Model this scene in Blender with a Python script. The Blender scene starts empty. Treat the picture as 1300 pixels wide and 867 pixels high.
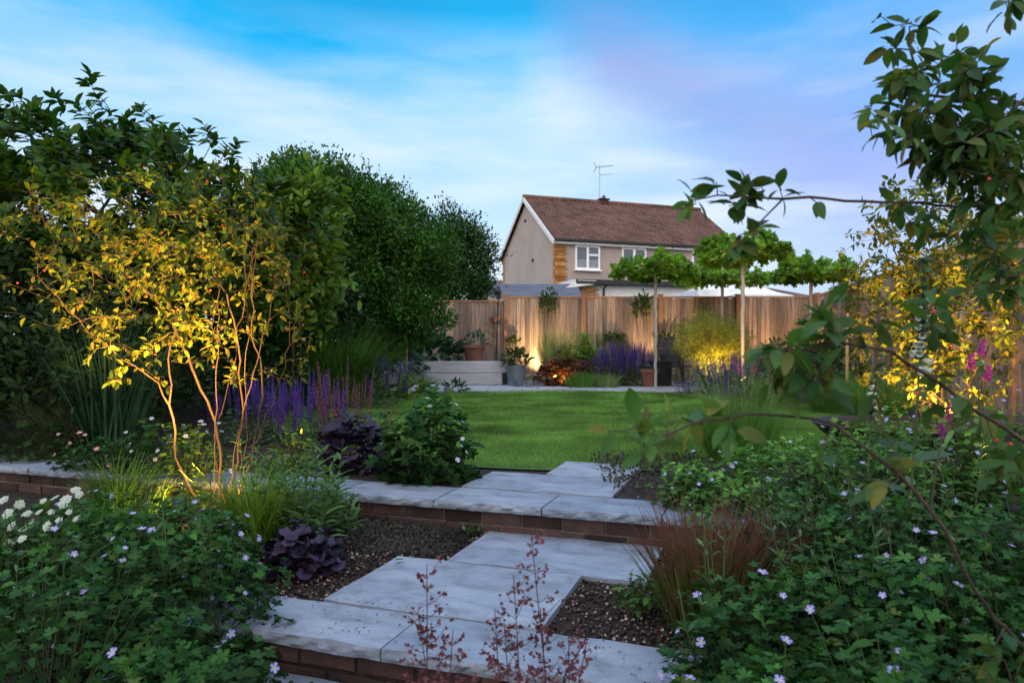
import bpy, math
import numpy as np
from mathutils import Vector, Matrix, Euler
rng = np.random.default_rng(11)
PI = math.pi
scene = bpy.context.scene
C = scene.collection
H = 0.80            # eye height over the lawn
F = 890.0
Z1, Z0 = -0.145, -0.29   # middle terrace, lower path
U = np.array([0.3242, 0.9460, 0.0]); V = np.array([0.9460, -0.3242, 0.0])
ROT = math.atan2(V[1], V[0])
def ST(s, t, z=0.0): return V*s + U*t + np.array([0, 0, z])
def G(px, py, z=0.0):
    Y = (H-z)*F/(py-440.0); return np.array([(px-650.0)/F*Y, Y, z])
def A(px, py, Y): return np.array([(px-650.0)/F*Y, Y, H-(py-440.0)/F*Y])
def B(px, Y, z=0.0): return np.array([(px-650.0)/F*Y, Y, z])
def nrm(a):
    a = np.asarray(a, float); return a/np.maximum(np.linalg.norm(a, axis=-1, keepdims=True), 1e-9)

# ------------------------------------------------------------------ materials
def newmat(name):
    m = bpy.data.materials.new(name); m.use_nodes = True
    nt = m.node_tree; nt.nodes.clear()
    out = nt.nodes.new('ShaderNodeOutputMaterial')
    return m, nt, out
def nd(nt, t, **kw):
    n = nt.nodes.new(t)
    for k, v in kw.items():
        if k.startswith('i_'): n.inputs[k[2:].replace('_', ' ')].default_value = v
        else: setattr(n, k, v)
    return n
def ramp(nt, fac, stops, interp='LINEAR'):
    r = nt.nodes.new('ShaderNodeValToRGB'); r.color_ramp.interpolation = interp
    e = r.color_ramp.elements
    while len(e) > 1: e.remove(e[-1])
    e[0].position = stops[0][0]; e[0].color = (*stops[0][1], 1)
    for p, c in stops[1:]:
        x = e.new(p); x.color = (*c, 1)
    nt.links.new(fac, r.inputs['Fac']); return r.outputs['Color']
def mixc(nt, fac, a, b, blend='MIX'):
    m = nt.nodes.new('ShaderNodeMix'); m.data_type = 'RGBA'; m.blend_type = blend
    for sock, v in ((m.inputs[0], fac), (m.inputs[6], a), (m.inputs[7], b)):
        if hasattr(v, 'is_linked'): nt.links.new(v, sock)
        elif isinstance(v, (int, float)): sock.default_value = v
        else: sock.default_value = (*v, 1)
    return m.outputs[2]
def math_(nt, op, a, b=0.0, clamp=False):
    m = nt.nodes.new('ShaderNodeMath'); m.operation = op; m.use_clamp = clamp
    for s, v in ((m.inputs[0], a), (m.inputs[1], b)):
        if hasattr(v, 'is_linked'): nt.links.new(v, s)
        else: s.default_value = v
    return m.outputs[0]
def noise(nt, scale, detail=3, vec=None, rough=.55):
    n = nd(nt, 'ShaderNodeTexNoise'); n.inputs['Scale'].default_value = scale
    n.inputs['Detail'].default_value = detail; n.inputs['Roughness'].default_value = rough
    if vec is not None: nt.links.new(vec, n.inputs['Vector'])
    return n.outputs['Fac']
def coords(nt, kind='Object', scale=(1, 1, 1)):
    tc = nd(nt, 'ShaderNodeTexCoord'); mp = nd(nt, 'ShaderNodeMapping'); mp.inputs['Scale'].default_value = scale
    nt.links.new(tc.outputs[kind], mp.inputs['Vector']); return mp.outputs[0]

def petal_tpl():
    v = np.array([(0, 0, 0), (.20, .38, .03), (-.20, .38, .03), (.37, .74, .02), (-.37, .74, .02), (.2, 1.0, -.07), (-.2, 1.0, -.07), (0, .93, -.03), (0, .6, .0)])
    f = np.array([(0, 1, 8), (0, 8, 2), (1, 3, 8), (8, 4, 2), (3, 5, 8), (5, 7, 8), (7, 6, 8), (6, 4, 8)])
    return v, f
def leafmat(name, cols, trans=.35, rough=.5, zgrad=None, tint=(1.25, 1.15, .6), clump=3.0, spec=.12):
    """leaf shader: per-leaf colour, light and dark clumps, translucency"""
    m, nt, out = newmat(name)
    geo = nd(nt, 'ShaderNodeNewGeometry')
    n = len(cols)
    col = ramp(nt, geo.outputs['Random Per Island'], [(i/max(n-1, 1), c) for i, c in enumerate(cols)])
    nz = noise(nt, clump, 2, coords(nt))
    sh = ramp(nt, nz, [(.3, (.55, .55, .55)), (.7, (1.7, 1.7, 1.7))])
    col = mixc(nt, 1.0, col, sh, 'MULTIPLY')
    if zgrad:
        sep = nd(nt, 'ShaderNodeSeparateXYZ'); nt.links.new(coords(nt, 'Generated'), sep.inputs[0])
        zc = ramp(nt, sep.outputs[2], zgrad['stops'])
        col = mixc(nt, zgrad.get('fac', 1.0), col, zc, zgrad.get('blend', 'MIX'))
    p = nd(nt, 'ShaderNodeBsdfPrincipled'); p.inputs['Roughness'].default_value = rough
    p.inputs['Specular IOR Level'].default_value = spec
    nt.links.new(col, p.inputs['Base Color'])
    tr = nd(nt, 'ShaderNodeBsdfTranslucent'); nt.links.new(mixc(nt, 1.0, col, tint, 'MULTIPLY'), tr.inputs['Color'])
    mx = nd(nt, 'ShaderNodeMixShader'); mx.inputs[0].default_value = trans
    nt.links.new(p.outputs[0], mx.inputs[1]); nt.links.new(tr.outputs[0], mx.inputs[2])
    nt.links.new(mx.outputs[0], out.inputs['Surface']); return m

def surf(name, c1, c2, scale=8, detail=5, rough=.8, bump=.3, bscale=40, stretch=(1, 1, 1), spec=.3, island=0.0, metal=0.0, bdist=.01, lo=.3, hi=.7):
    m, nt, out = newmat(name)
    v = coords(nt, 'Object', stretch)
    col = ramp(nt, noise(nt, scale, detail, v), [(lo, c1), (hi, c2)])
    if island:
        geo = nd(nt, 'ShaderNodeNewGeometry')
        k = ramp(nt, geo.outputs['Random Per Island'], [(0, (1-island,)*3), (1, (1+island,)*3)])
        col = mixc(nt, 1.0, col, k, 'MULTIPLY')
    p = nd(nt, 'ShaderNodeBsdfPrincipled'); p.inputs['Roughness'].default_value = rough
    p.inputs['Specular IOR Level'].default_value = spec; p.inputs['Metallic'].default_value = metal
    nt.links.new(col, p.inputs['Base Color'])
    if bump:
        b = nd(nt, 'ShaderNodeBump'); b.inputs['Strength'].default_value = bump; b.inputs['Distance'].default_value = bdist
        nt.links.new(noise(nt, bscale, 4, v), b.inputs['Height']); nt.links.new(b.outputs[0], p.inputs['Normal'])
    nt.links.new(p.outputs[0], out.inputs['Surface']); return m

def stone_mat(name, tint=(1, 1, 1)):
    m, nt, out = newmat(name)
    v = coords(nt, 'Object', (1, 1, 1)); vs = coords(nt, 'Object', (2.2, 7.0, 5.0))
    warp = noise(nt, 2.0, 4, v)
    streak = noise(nt, 1.6, 6, vs, .65)
    geo = nd(nt, 'ShaderNodeNewGeometry'); oi = nd(nt, 'ShaderNodeObjectInfo')
    col = ramp(nt, warp, [(.25, tuple(.34*t for t in tint)), (.5, tuple(.43*t for t in tint)), (.75, tuple(.50*t for t in tint))])
    col = mixc(nt, .8, col, ramp(nt, streak, [(.32, (.58, .58, .60)), (.47, (.92, .92, .94)), (.55, (1.0, .99, .97)), (.68, (1.22, 1.20, 1.16))]), 'MULTIPLY')
    sp = noise(nt, 130, 2, v)
    col = mixc(nt, .35, col, ramp(nt, sp, [(.35, (.7, .7, .7)), (.6, (1.08, 1.08, 1.08))]), 'MULTIPLY')
    stain = noise(nt, 7, 5, v)
    col = mixc(nt, .5, col, ramp(nt, stain, [(.32, (.40, .38, .33)), (.50, (1, 1, 1))]), 'MULTIPLY')
    col = mixc(nt, 1.0, col, ramp(nt, oi.outputs['Random'], [(0, (.78, .80, .83)), (1, (1.14, 1.10, 1.06))]), 'MULTIPLY')
    p = nd(nt, 'ShaderNodeBsdfPrincipled'); p.inputs['Roughness'].default_value = .72; p.inputs['Specular IOR Level'].default_value = .3
    nt.links.new(col, p.inputs['Base Color'])
    h = mixc(nt, .5, ramp(nt, streak, [(0, (0, 0, 0)), (1, (1, 1, 1))]), ramp(nt, noise(nt, 45, 5, v), [(0, (0, 0, 0)), (1, (1, 1, 1))]))
    b = nd(nt, 'ShaderNodeBump'); b.inputs['Strength'].default_value = .55; b.inputs['Distance'].default_value = .012
    nt.links.new(h, b.inputs['Height']); nt.links.new(b.outputs[0], p.inputs['Normal'])
    nt.links.new(p.outputs[0], out.inputs['Surface']); return m

def wood_mat(name, c1, c2, c3, island=.3, grain='z', rough=.75):
    m, nt, out = newmat(name)
    st = {'z': (14, 14, .9), 'x': (.9, 14, 14)}[grain]
    v = coords(nt, 'Object', st)
    col = ramp(nt, noise(nt, 2.2, 6, v, .6), [(.28, c1), (.5, c2), (.74, c3)])
    blot = noise(nt, 1.3, 4, coords(nt, 'Object', (1, 1, .6)))
    col = mixc(nt, .6, col, ramp(nt, blot, [(.3, (.62, .62, .66)), (.6, (1.12, 1.05, 1.0))]), 'MULTIPLY')
    geo = nd(nt, 'ShaderNodeNewGeometry')
    k = ramp(nt, geo.outputs['Random Per Island'], [(0, (1-island,)*3), (.5, (1, .97, .95)), (1, (1+island, 1+island*.85, 1+island*.7))])
    col = mixc(nt, 1.0, col, k, 'MULTIPLY')
    kn = noise(nt, 9, 1, coords(nt, 'Object', (1.5, 1.5, .55)))
    col = mixc(nt, .7, col, ramp(nt, kn, [(.16, (.35, .28, .24)), (.27, (1, 1, 1))]), 'MULTIPLY')
    p = nd(nt, 'ShaderNodeBsdfPrincipled'); p.inputs['Roughness'].default_value = rough; p.inputs['Specular IOR Level'].default_value = .25
    nt.links.new(col, p.inputs['Base Color'])
    b = nd(nt, 'ShaderNodeBump'); b.inputs['Strength'].default_value = .4; b.inputs['Distance'].default_value = .004
    nt.links.new(noise(nt, 3.5, 5, v), b.inputs['Height']); nt.links.new(b.outputs[0], p.inputs['Normal'])
    nt.links.new(p.outputs[0], out.inputs['Surface']); return m

def plain(name, c, rough=.6, spec=.4, metal=0.0):
    return surf(name, tuple(x*.88 for x in c), tuple(min(1, x*1.08) for x in c), scale=6, rough=rough, bump=.08, bscale=60, spec=spec, metal=metal)

def emit(name, c, s):
    m, nt, out = newmat(name); e = nd(nt, 'ShaderNodeEmission'); e.inputs[0].default_value = (*c, 1); e.inputs[1].default_value = s
    nt.links.new(e.outputs[0], out.inputs['Surface']); return m

M = {}
# ------------------------------------------------------------------ objects
def npmesh(name, v, f, mat=None, smooth=False):
    v = np.ascontiguousarray(v, np.float32).reshape(-1, 3); f = np.ascontiguousarray(f, np.int32)
    me = bpy.data.meshes.new(name); k = f.shape[1]
    me.vertices.add(len(v)); me.vertices.foreach_set('co', v.ravel())
    me.loops.add(f.size); me.loops.foreach_set('vertex_index', f.ravel())
    me.polygons.add(len(f)); me.polygons.foreach_set('loop_start', np.arange(0, f.size, k, dtype=np.int32))
    me.update(calc_edges=True)
    if smooth: me.polygons.foreach_set('use_smooth', np.ones(len(f), bool))
    if mat: me.materials.append(mat)
    return me
def link(name, data, parent=None, loc=(0, 0, 0), rot=(0, 0, 0), sc=1.0):
    o = bpy.data.objects.new(name, data); C.objects.link(o)
    if parent: o.parent = parent
    o.location = loc; o.rotation_euler = rot; o.scale = (sc,)*3 if isinstance(sc, (int, float)) else sc
    return o
def tag(o, label=None, cat=None, group=None, kind=None):
    if label: o['label'] = label
    if cat: o['category'] = cat
    if group: o['group'] = group
    if kind: o['kind'] = kind
    return o
def thing(name, label, cat, loc=(0, 0, 0), rz=0.0, group=None):
    o = bpy.data.objects.new(name, None); C.objects.link(o); o.empty_display_size = .1
    o.location = tuple(loc); o.rotation_euler = (0, 0, rz)
    return tag(o, label, cat, group)
def copy_tree(o, parent=None):
    c = o.copy(); C.objects.link(c)
    if parent: c.parent = parent
    for ch in list(o.children): copy_tree(ch, c)
    return c

class MB:
    """collects boxes, tubes, lathes into ONE mesh"""
    def __init__(s): s.v = []; s.f = []
    def add(s, v, f):
        n = len(s.v); s.v.extend([tuple(map(float, p)) for p in v]); s.f.extend([tuple(int(i)+n for i in q) for q in f]); return s
    def box(s, c, d, R=None, taper=1.0):
        c = np.array(c, float); d = np.array(d, float)/2
        p = np.array([(x, y, z) for z in (-1, 1) for y in (-1, 1) for x in (-1, 1)], float)
        p[p[:, 2] > 0, :2] *= taper
        p = p*d
        if R is not None: p = p @ np.array(R).T
        return s.add(p+c, [(0, 2, 3, 1), (4, 5, 7, 6), (0, 1, 5, 4), (2, 6, 7, 3), (0, 4, 6, 2), (1, 3, 7, 5)])
    def bar(s, a, b, w, h):
        a = np.array(a, float); b = np.array(b, float); d = nrm(b-a)
        up = np.array([0, 0, 1.]) if abs(d[2]) < .95 else np.array([0, 1., 0])
        x = nrm(np.cross(up, d)); z = np.cross(d, x)
        return s.box((a+b)/2, (w, np.linalg.norm(b-a), h), np.stack([x, d, z], 1))
    def tube(s, pts, r, k=8, caps=True):
        v, f = tube(np.array(pts, float), r, k)
        s.add(v, f); n = len(s.v)
        if caps:
            s.f.append(tuple(range(n-len(v)+k-1, n-len(v)-1, -1))); s.f.append(tuple(range(n-k, n)))
        return s
    def lathe(s, prof, k=24, c=(0, 0, 0)):
        prof = np.array(prof, float); n = len(prof); a = np.linspace(0, 2*PI, k, endpoint=False)
        v = np.stack([np.outer(prof[:, 0], np.cos(a)), np.outer(prof[:, 0], np.sin(a)), np.repeat(prof[:, 1:2], k, 1)], -1).reshape(-1, 3)+np.array(c)
        f = [(i*k+j, i*k+(j+1) % k, (i+1)*k+(j+1) % k, (i+1)*k+j) for i in range(n-1) for j in range(k)]
        return s.add(v, f)
    def build(s, name, mat, parent=None, loc=(0, 0, 0), rz=0.0, smooth=False, bevel=0.0):
        me = bpy.data.meshes.new(name); me.from_pydata(s.v, [], s.f); me.update()
        if mat: me.materials.append(mat)
        if smooth: me.polygons.foreach_set('use_smooth', np.ones(len(me.polygons), bool)); 
        o = link(name, me, parent, loc, (0, 0, rz))
        if bevel:
            b = o.modifiers.new('bevel', 'BEVEL'); b.width = bevel; b.segments = 2; b.limit_method = 'ANGLE'
        return o
def tube(P, r, k=6):
    P = np.asarray(P, float); n = len(P); r = np.broadcast_to(np.asarray(r, float), (n,))
    T = nrm(np.gradient(P, axis=0))
    ref = np.array([0.31, .95, .05]) if abs(T[0] @ np.array([0.31, .95, .05])) < .9 else np.array([1., 0, 0])
    X = nrm(ref - (T @ ref)[:, None]*T); Yv = np.cross(T, X)
    a = np.linspace(0, 2*PI, k, endpoint=False)
    v = P[:, None]+r[:, None, None]*(np.cos(a)[None, :, None]*X[:, None]+np.sin(a)[None, :, None]*Yv[:, None])
    i = np.arange(n-1)[:, None]*k; j = np.arange(k)[None]; j2 = (j+1) % k
    f = np.stack([i+j, i+j2, i+k+j2, i+k+j], -1).reshape(-1, 4)
    return v.reshape(-1, 3), f
class Tubes:
    def __init__(s): s.v = []; s.f = []; s.n = 0
    def add(s, P, r, k=5):
        v, f = tube(P, r, k); s.v.append(v); s.f.append(f+s.n); s.n += len(v)
    def build(s, name, mat, parent=None, smooth=True):
        if not s.v: return None
        return link(name, npmesh(name, np.concatenate(s.v), np.concatenate(s.f), mat, smooth), parent)

# ------------------------------------------------------------------ leaves
def T_dia(w=.22, fold=.06):
    return np.array([(0, 0, 0), (w, .45, fold), (0, 1, -.05), (-w, .45, fold)]), np.array([(0, 1, 2), (0, 2, 3)])
def T_oval(w=.22, fold=.07, curl=.12):
    v = np.array([(0, 0, 0), (0, .35, -.0), (0, .7, -curl*.4), (0, 1, -curl), (w*.9, .28, fold), (w*.85, .66, fold*.8-curl*.3), (-w*.9, .28, fold), (-w*.85, .66, fold*.8-curl*.3)])
    f = np.array([(0, 4, 1), (4, 5, 2), (4, 2, 1), (5, 3, 2), (0, 1, 6), (6, 2, 7), (6, 1, 2), (7, 2, 3)])
    return v, f
def T_lobed(n=5, depth=.5, sp=150, teeth=True, cup=.1):
    c = np.array([0, .45, 0.]); pts = [(0, 0.05, 0.02)]
    angs = np.linspace(-sp, sp, n)
    for i, a in enumerate(angs):
        r = .55*(1-.25*(abs(a)/180)**1.5)
        half = sp/(n-1)
        for da, rr in ((-.45, .72), (-.2, .86), (0, 1), (.2, .86), (.45, .72)) if teeth else ((-.3, .8), (0, 1), (.3, .8)):
            t = math.radians(a+da*half*1.5); pts.append((r*rr*math.sin(t), .45+r*rr*math.cos(t), cup*rr*(.6+.4*math.cos(i*2+da))))
        if i < n-1:
            t = math.radians(a+half); pts.append((r*depth*math.sin(t), .45+r*depth*math.cos(t), cup*depth*.2))
    v = np.array([tuple(c)]+pts); m = len(pts)
    f = np.array([(0, 1+(j+1) % m, 1+j) for j in range(m)])
    return v, f
def T_round(n=9, ruffle=.07):
    pts = [(0, 0, 0.)]
    for i in range(n):
        t = math.radians(-160+320*i/(n-1)); r = .5*(1+(.07 if i % 2 else -.07))
        pts.append((r*math.sin(t), .48+r*math.cos(t), ruffle*(1 if i % 2 else -1)))
    v = np.array([(0, .42, -.05)]+pts); m = len(pts)
    return v, np.array([(0, 1+(j+1) % m, 1+j) for j in range(m)])
def T_fine(w=.22, fold=.06, curl=.16):
    ys = [.16, .36, .58, .80, .93]; ws = [.62, .96, 1.0, .68, .32]
    v = [(0, 0, 0), (0, 1, -curl)]; f = []
    for y_, k in zip(ys, ws):
        z_ = -curl*y_**2+.02*math.sin(y_*3); v += [(0, y_, z_), (w*k, y_-.02, z_+fold*k), (-w*k, y_-.02, z_+fold*k)]
    f += [(0, 3, 2), (0, 2, 4)]
    for i in range(4):
        a = 2+3*i; b = a+3; f += [(a, a+1, b), (a+1, b+1, b), (a, b, a+2), (a+2, b, b+2)]
    f += [(14, 15, 1), (14, 1, 16)]
    return np.array(v), np.array(f)
LOBED_B = T_lobed(7, .42, 160, True, .26); SMALL = T_oval(.26, .1, .25)
DIA, OVAL, LOBED, LOBED3, ROUND = T_dia(), T_oval(), T_lobed(5, .34, 150), T_lobed(5, .5, 140, False), T_round()
LANCE = T_oval(.12, .05, .3); SLIM = T_dia(.10, .03); BROAD = T_oval(.3, .08, .15); DIAB = T_dia(.32, .08)
def leaves(pos, d, n, size, tpl):
    tv, tf = tpl; pos = np.asarray(pos, float); N = len(pos)
    Yv = nrm(d); X = nrm(np.cross(Yv, n)); Z = np.cross(X, Yv)
    size = np.broadcast_to(np.asarray(size, float), (N,))
    v = pos[:, None]+size[:, None, None]*(tv[None, :, 0:1]*X[:, None]+tv[None, :, 1:2]*Yv[:, None]+tv[None, :, 2:3]*Z[:, None])
    f = tf[None]+(np.arange(N)*len(tv))[:, None, None]
    return v.reshape(-1, 3), f.reshape(-1, 3)
class Leaves:
    def __init__(s): s.v = []; s.f = []; s.n = 0
    def add(s, pos, d, n, size, tpl):
        if len(pos) == 0: return
        v, f = leaves(pos, d, n, size, tpl); s.v.append(v); s.f.append(f+s.n); s.n += len(v)
    def build(s, name, mat, parent=None, kind=None):
        o = link(name, npmesh(name, np.concatenate(s.v), np.concatenate(s.f), mat), parent)
        if kind: o['kind'] = kind
        return o
def rdir(n, up=0.0):
    d = rng.normal(size=(n, 3)); d = nrm(d); d[:, 2] += up; return nrm(d)
def blades(base, L, lean, az, w, droop, seg=4):
    """curved grass blades: strips that taper to a point"""
    N = len(base); t = np.linspace(0, 1, seg+1)
    L = np.broadcast_to(L, (N,)); lean = np.broadcast_to(lean, (N,)); droop = np.broadcast_to(droop, (N,)); w = np.broadcast_to(w, (N,))
    ang = lean[:, None]+droop[:, None]*t[None]**1.6
    st = (L/seg)[:, None]
    hx = np.concatenate([np.zeros((N, 1)), np.cumsum(np.sin(ang[:, :-1])*st, 1)], 1)
    hz = np.concatenate([np.zeros((N, 1)), np.cumsum(np.cos(ang[:, :-1])*st, 1)], 1)
    ca, sa = np.cos(az)[:, None], np.sin(az)[:, None]
    P = np.stack([base[:, 0:1]+hx*ca, base[:, 1:2]+hx*sa, base[:, 2:3]+hz], -1)
    tw = rng.uniform(-.6, .6, N); wx, wy = -np.sin(az+tw), np.cos(az+tw)
    ww = w[:, None]*(1-t[None]**1.7)*.5*(np.minimum(1, .5+t[None]*2)); ww[:, -1] = w*.04
    S = np.stack([wx, wy, np.zeros(N)], -1)[:, None]*ww[..., None]
    v = np.stack([P-S, P+S], 2).reshape(N, -1, 3); k = 2*(seg+1)
    f = np.array([(2*i, 2*i+1, 2*i+3, 2*i+2) for i in range(seg)])
    return v.reshape(-1, 3), (f[None]+(np.arange(N)*k)[:, None, None]).reshape(-1, 4)
def disc(n, r, z=0.0):
    a = rng.uniform(0, 2*PI, n); q = r*np.sqrt(rng.uniform(0, 1, n)); return np.stack([q*np.cos(a), q*np.sin(a), np.full(n, z)], 1)
def grass(parent, name, mat, n, r, L, w, lean, droop, seg=4, Lvar=.3, az0=None, azs=PI):
    b = disc(n, r); az = np.arctan2(b[:, 1], b[:, 0])+rng.normal(0, .7, n)
    if az0 is not None: az = az0+rng.uniform(-azs, azs, n)
    k = np.hypot(b[:, 0], b[:, 1])/max(r, 1e-6)
    v, f = blades(b, L*rng.uniform(1-Lvar, 1+Lvar*.4, n), lean*(.2+k)*rng.uniform(.5, 1.3, n), az, w*rng.uniform(.7, 1.2, n), droop*rng.uniform(.3, 1.3, n), seg)
    return link(name, npmesh(name, v, f, mat), parent)

# ------------------------------------------------------------------ trees
def resample(P, step):
    P = np.asarray(P, float); d = np.r_[0, np.cumsum(np.linalg.norm(np.diff(P, axis=0), axis=1))]
    n = max(3, int(d[-1]/step)+1); q = np.linspace(0, d[-1], n)
    R = np.stack([np.interp(q, d, P[:, i]) for i in range(3)], 1)
    for _ in range(3): R[1:-1] = (R[:-2]+2*R[1:-1]+R[2:])/4
    return R
class Tree:
    def __init__(s): s.p = []; s.par = []; s.chains = []; s.tips = []
    def path(s, P, step=.08, root=None, jit=.006):
        R = resample(P, step); R[1:] += rng.normal(0, jit, R[1:].shape)
        if root is None and s.p:
            root = int(np.argmin(np.linalg.norm(np.array(s.p)-R[0], axis=1)))
        ch = [] if root is None else [root]
        for q in R[(0 if root is None else 1):]:
            s.par.append(ch[-1] if ch else -1); s.p.append(q); ch.append(len(s.p)-1)
        s.chains.append(ch); return ch
    def reach(s, att, bend=.12, step=.09, zpen=.6, order=True):
        att = np.asarray(att, float)
        P = np.array(s.p)
        if order:
            d0 = np.array([np.min(np.linalg.norm(P-a, axis=1)) for a in att]); att = att[np.argsort(d0)]
        for a in att:
            P = np.array(s.p); dv = a-P; d = np.linalg.norm(dv, axis=1)
            cost = d+zpen*np.maximum(0, -dv[:, 2])
            i = int(np.argmin(cost)); n = max(2, int(d[i]/step)); t = np.linspace(0, 1, n+1)[1:, None]
            q = P[i]+(a-P[i])*t+np.array([0, 0, 1.])*np.sin(PI*t)*d[i]*bend*rng.uniform(-.4, 1)+rng.normal(0, .012, (n, 3))*np.sin(PI*t)
            ch = [i]
            for x in q: s.par.append(ch[-1]); s.p.append(x); ch.append(len(s.p)-1)
            s.chains.append(ch); s.tips.append(ch)
    def radii(s, rt=.0016, e=2.2, rmax=.1):
        w = np.zeros(len(s.p)); kids = np.zeros(len(s.p), int)
        for i in range(len(s.p)):
            if s.par[i] >= 0: kids[s.par[i]] += 1
        w[kids == 0] = 1
        for i in range(len(s.p)-1, -1, -1):
            if s.par[i] >= 0: w[s.par[i]] += w[i]
        return np.minimum(rt*np.maximum(w, 1)**(1/e), rmax)
    def wood(s, name, mat, parent, rt=.0016, e=2.2, rmax=.1, k=5):
        r = s.radii(rt, e, rmax); P = np.array(s.p); T = Tubes()
        for ch in s.chains:
            if len(ch) < 2: continue
            rr = r[ch].copy(); rr[0] = min(rr[0], rr[1]*1.25)
            T.add(P[ch], rr, k if rr[0] < .01 else 8)
        return T.build(name, mat, parent)
    def foliage(s, L, m, size, tpl, spread=.5, up=.35, droop=0.0, out=.03, nup=1.0, frac=.7):
        """m leaves along the end of each twig"""
        P = np.array(s.p)
        for ch in s.tips:
            q = P[ch]; k = int(rng.poisson(m))
            if k == 0: continue
            seg = np.linalg.norm(np.diff(q, axis=0), axis=1); d = np.r_[0, np.cumsum(seg)]
            l0 = max(0, d[-1]-frac*max(.1, min(d[-1], .35)))
            t = rng.uniform(l0, d[-1], k); t[:max(1, k//3)] = d[-1]
            pos = np.stack([np.interp(t, d, q[:, i]) for i in range(3)], 1)
            td = nrm(q[-1]-q[max(0, len(q)-3)])
            dd = nrm(td*.6+rdir(k)*spread*2+np.array([0, 0, up-droop]))
            pos += dd*out*rng.uniform(0, 1, (k, 1))
            nn = nrm(np.array([0, 0, nup])+rng.normal(0, .45, (k, 3)))
            L.add(pos, dd, nn, size*rng.uniform(.65, 1.2, k), tpl)
def ell_points(n, c, r, shell=.5, zmin=-1, bumps=.12):
    """points in an uneven ellipsoid, shell = inner radius fraction"""
    d = rdir(n*2); d = d[d[:, 2] > zmin][:n]
    ph = rng.uniform(0, 6, 6)
    k = 1+bumps*(np.sin(4*d[:, 0]+ph[0])*np.sin(5*d[:, 1]+ph[1])+.7*np.sin(9*d[:, 2]+ph[2]+5*d[:, 0])+.5*np.sin(13*d[:, 1]+7*d[:, 0]+ph[3]))
    q = (shell**3+(1-shell**3)*rng.uniform(0, 1, len(d)))**(1/3)
    return np.array(c)+d*np.array(r)*(k*q)[:, None], d
def clump_leaves(L, pts, d, m, rad, size, tpl, out=.6, up=.2, nup=.6):
    n = len(pts)*m; pos = np.repeat(pts, m, 0)+rng.normal(0, rad/2, (n, 3)); dd = np.repeat(d, m, 0)
    dr = nrm(dd*out+rdir(n)*.8+np.array([0, 0, up])); nn = nrm(dd*.5+np.array([0, 0, nup])+rng.normal(0, .45, (n, 3)))
    L.add(pos, dr, nn, size*rng.uniform(.6, 1.25, n), tpl)
# ================================================================== materials in use
M['stone'] = stone_mat('sandstone', (.53, .63, .79)); M['stone2'] = stone_mat('patio_stone', (.80, .84, .92))
M['brick'] = surf('brick', (.034, .023, .024), (.088, .048, .041), 7, 5, .9, .8, 60, island=.6)
M['brickside'] = surf('garage_brick', (.36, .17, .075), (.50, .28, .12), 3, 5, .9, .4, 60, island=.35)
M['mortar'] = surf('mortar', (.10, .085, .07), (.20, .17, .14), 12, 4, .95, .5, 90)
M['soil'] = surf('soil', (.010, .008, .006), (.045, .033, .024), 16, 6, .95, 1.0, 45, bdist=.03)
M['earth'] = surf('far_ground', (.02, .03, .012), (.05, .06, .03), 1.5, 5, .95, .5, 20)
M['turf'] = surf('turf', (.035, .090, .014), (.06, .13, .026), 5, 5, .9, .5, 120)
M['gravel'] = surf('gravel', (.020, .013, .011), (.065, .040, .034), 9, 3, .85, .3, 80, island=.8)
M['chip'] = surf('pale_chip', (.14, .09, .06), (.40, .30, .24), 9, 3, .8, .2, 80, island=.5)
M['fence'] = wood_mat('fence_wood', (.135, .100, .086), (.25, .192, .163), (.38, .31, .265), .5)
M['fencepost'] = wood_mat('post_wood', (.23, .12, .07), (.33, .19, .115), (.42, .26, .17), .18)
M['sleeper'] = wood_mat('grey_sleeper', (.30, .33, .39), (.44, .47, .53), (.56, .59, .65), .18, 'x')
M['render'] = surf('pebbledash', (.385, .31, .28), (.47, .385, .345), .9, 7, .95, .8, 28, bdist=.02)
M['quoin'] = surf('orange_brick', (.34, .14, .045), (.52, .27, .09), 4, 5, .9, .4, 60, island=.45)
M['tile'] = surf('roof_tile', (.098, .052, .040), (.165, .088, .066), 1.2, 4, .85, .3, 40, island=.28)
M['slate'] = surf('slate_roof', (.08, .095, .125), (.13, .15, .19), 2, 5, .6, .2, 30)
M['upvc'] = plain('white_plastic', (.90, .90, .90), .35)
M['white'] = plain('white_paint', (.74, .74, .74), .55)
M['black'] = plain('black_metal', (.016, .016, .018), .5)
M['dark'] = plain('dark_rattan', (.030, .030, .036), .6)
M['curtain'] = plain('net_curtain', (.62, .66, .74), .8)
M['felt'] = surf('roof_felt', (.02, .022, .026), (.05, .055, .06), 5, 4, .9, .3, 60)
M['terracotta'] = surf('terracotta', (.15, .065, .045), (.25, .115, .08), 5, 5, .85, .3, 60)
M['bluepot'] = surf('glazed_pot', (.10, .13, .16), (.19, .23, .26), 4, 4, .4, .2, 40, spec=.5)
M['corten'] = surf('corten', (.020, .012, .014), (.055, .026, .022), 7, 6, .5, .3, 50, spec=.5, metal=.2)
M['canvas'] = plain('white_canvas', (.76, .78, .80), .85)
M['alu'] = plain('aluminium', (.52, .53, .55), .4, metal=.6)
M['bamboo'] = surf('bamboo', (.26, .19, .09), (.42, .33, .18), 8, 4, .6, .2, 40)
M['rock'] = surf('rock', (.20, .16, .12), (.38, .32, .25), 6, 6, .85, .6, 30)
M['bark'] = surf('bark', (.032, .022, .018), (.095, .065, .048), 9, 5, .85, .5, 60, stretch=(1, 1, .25))
M['darkbark'] = surf('dark_bark', (.030, .020, .018), (.075, .052, .045), 9, 5, .8, .4, 60, stretch=(1, 1, .25))
M['palebark'] = surf('plane_bark', (.34, .29, .24), (.58, .53, .46), 7, 5, .85, .4, 50, stretch=(1, 1, .3))
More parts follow.
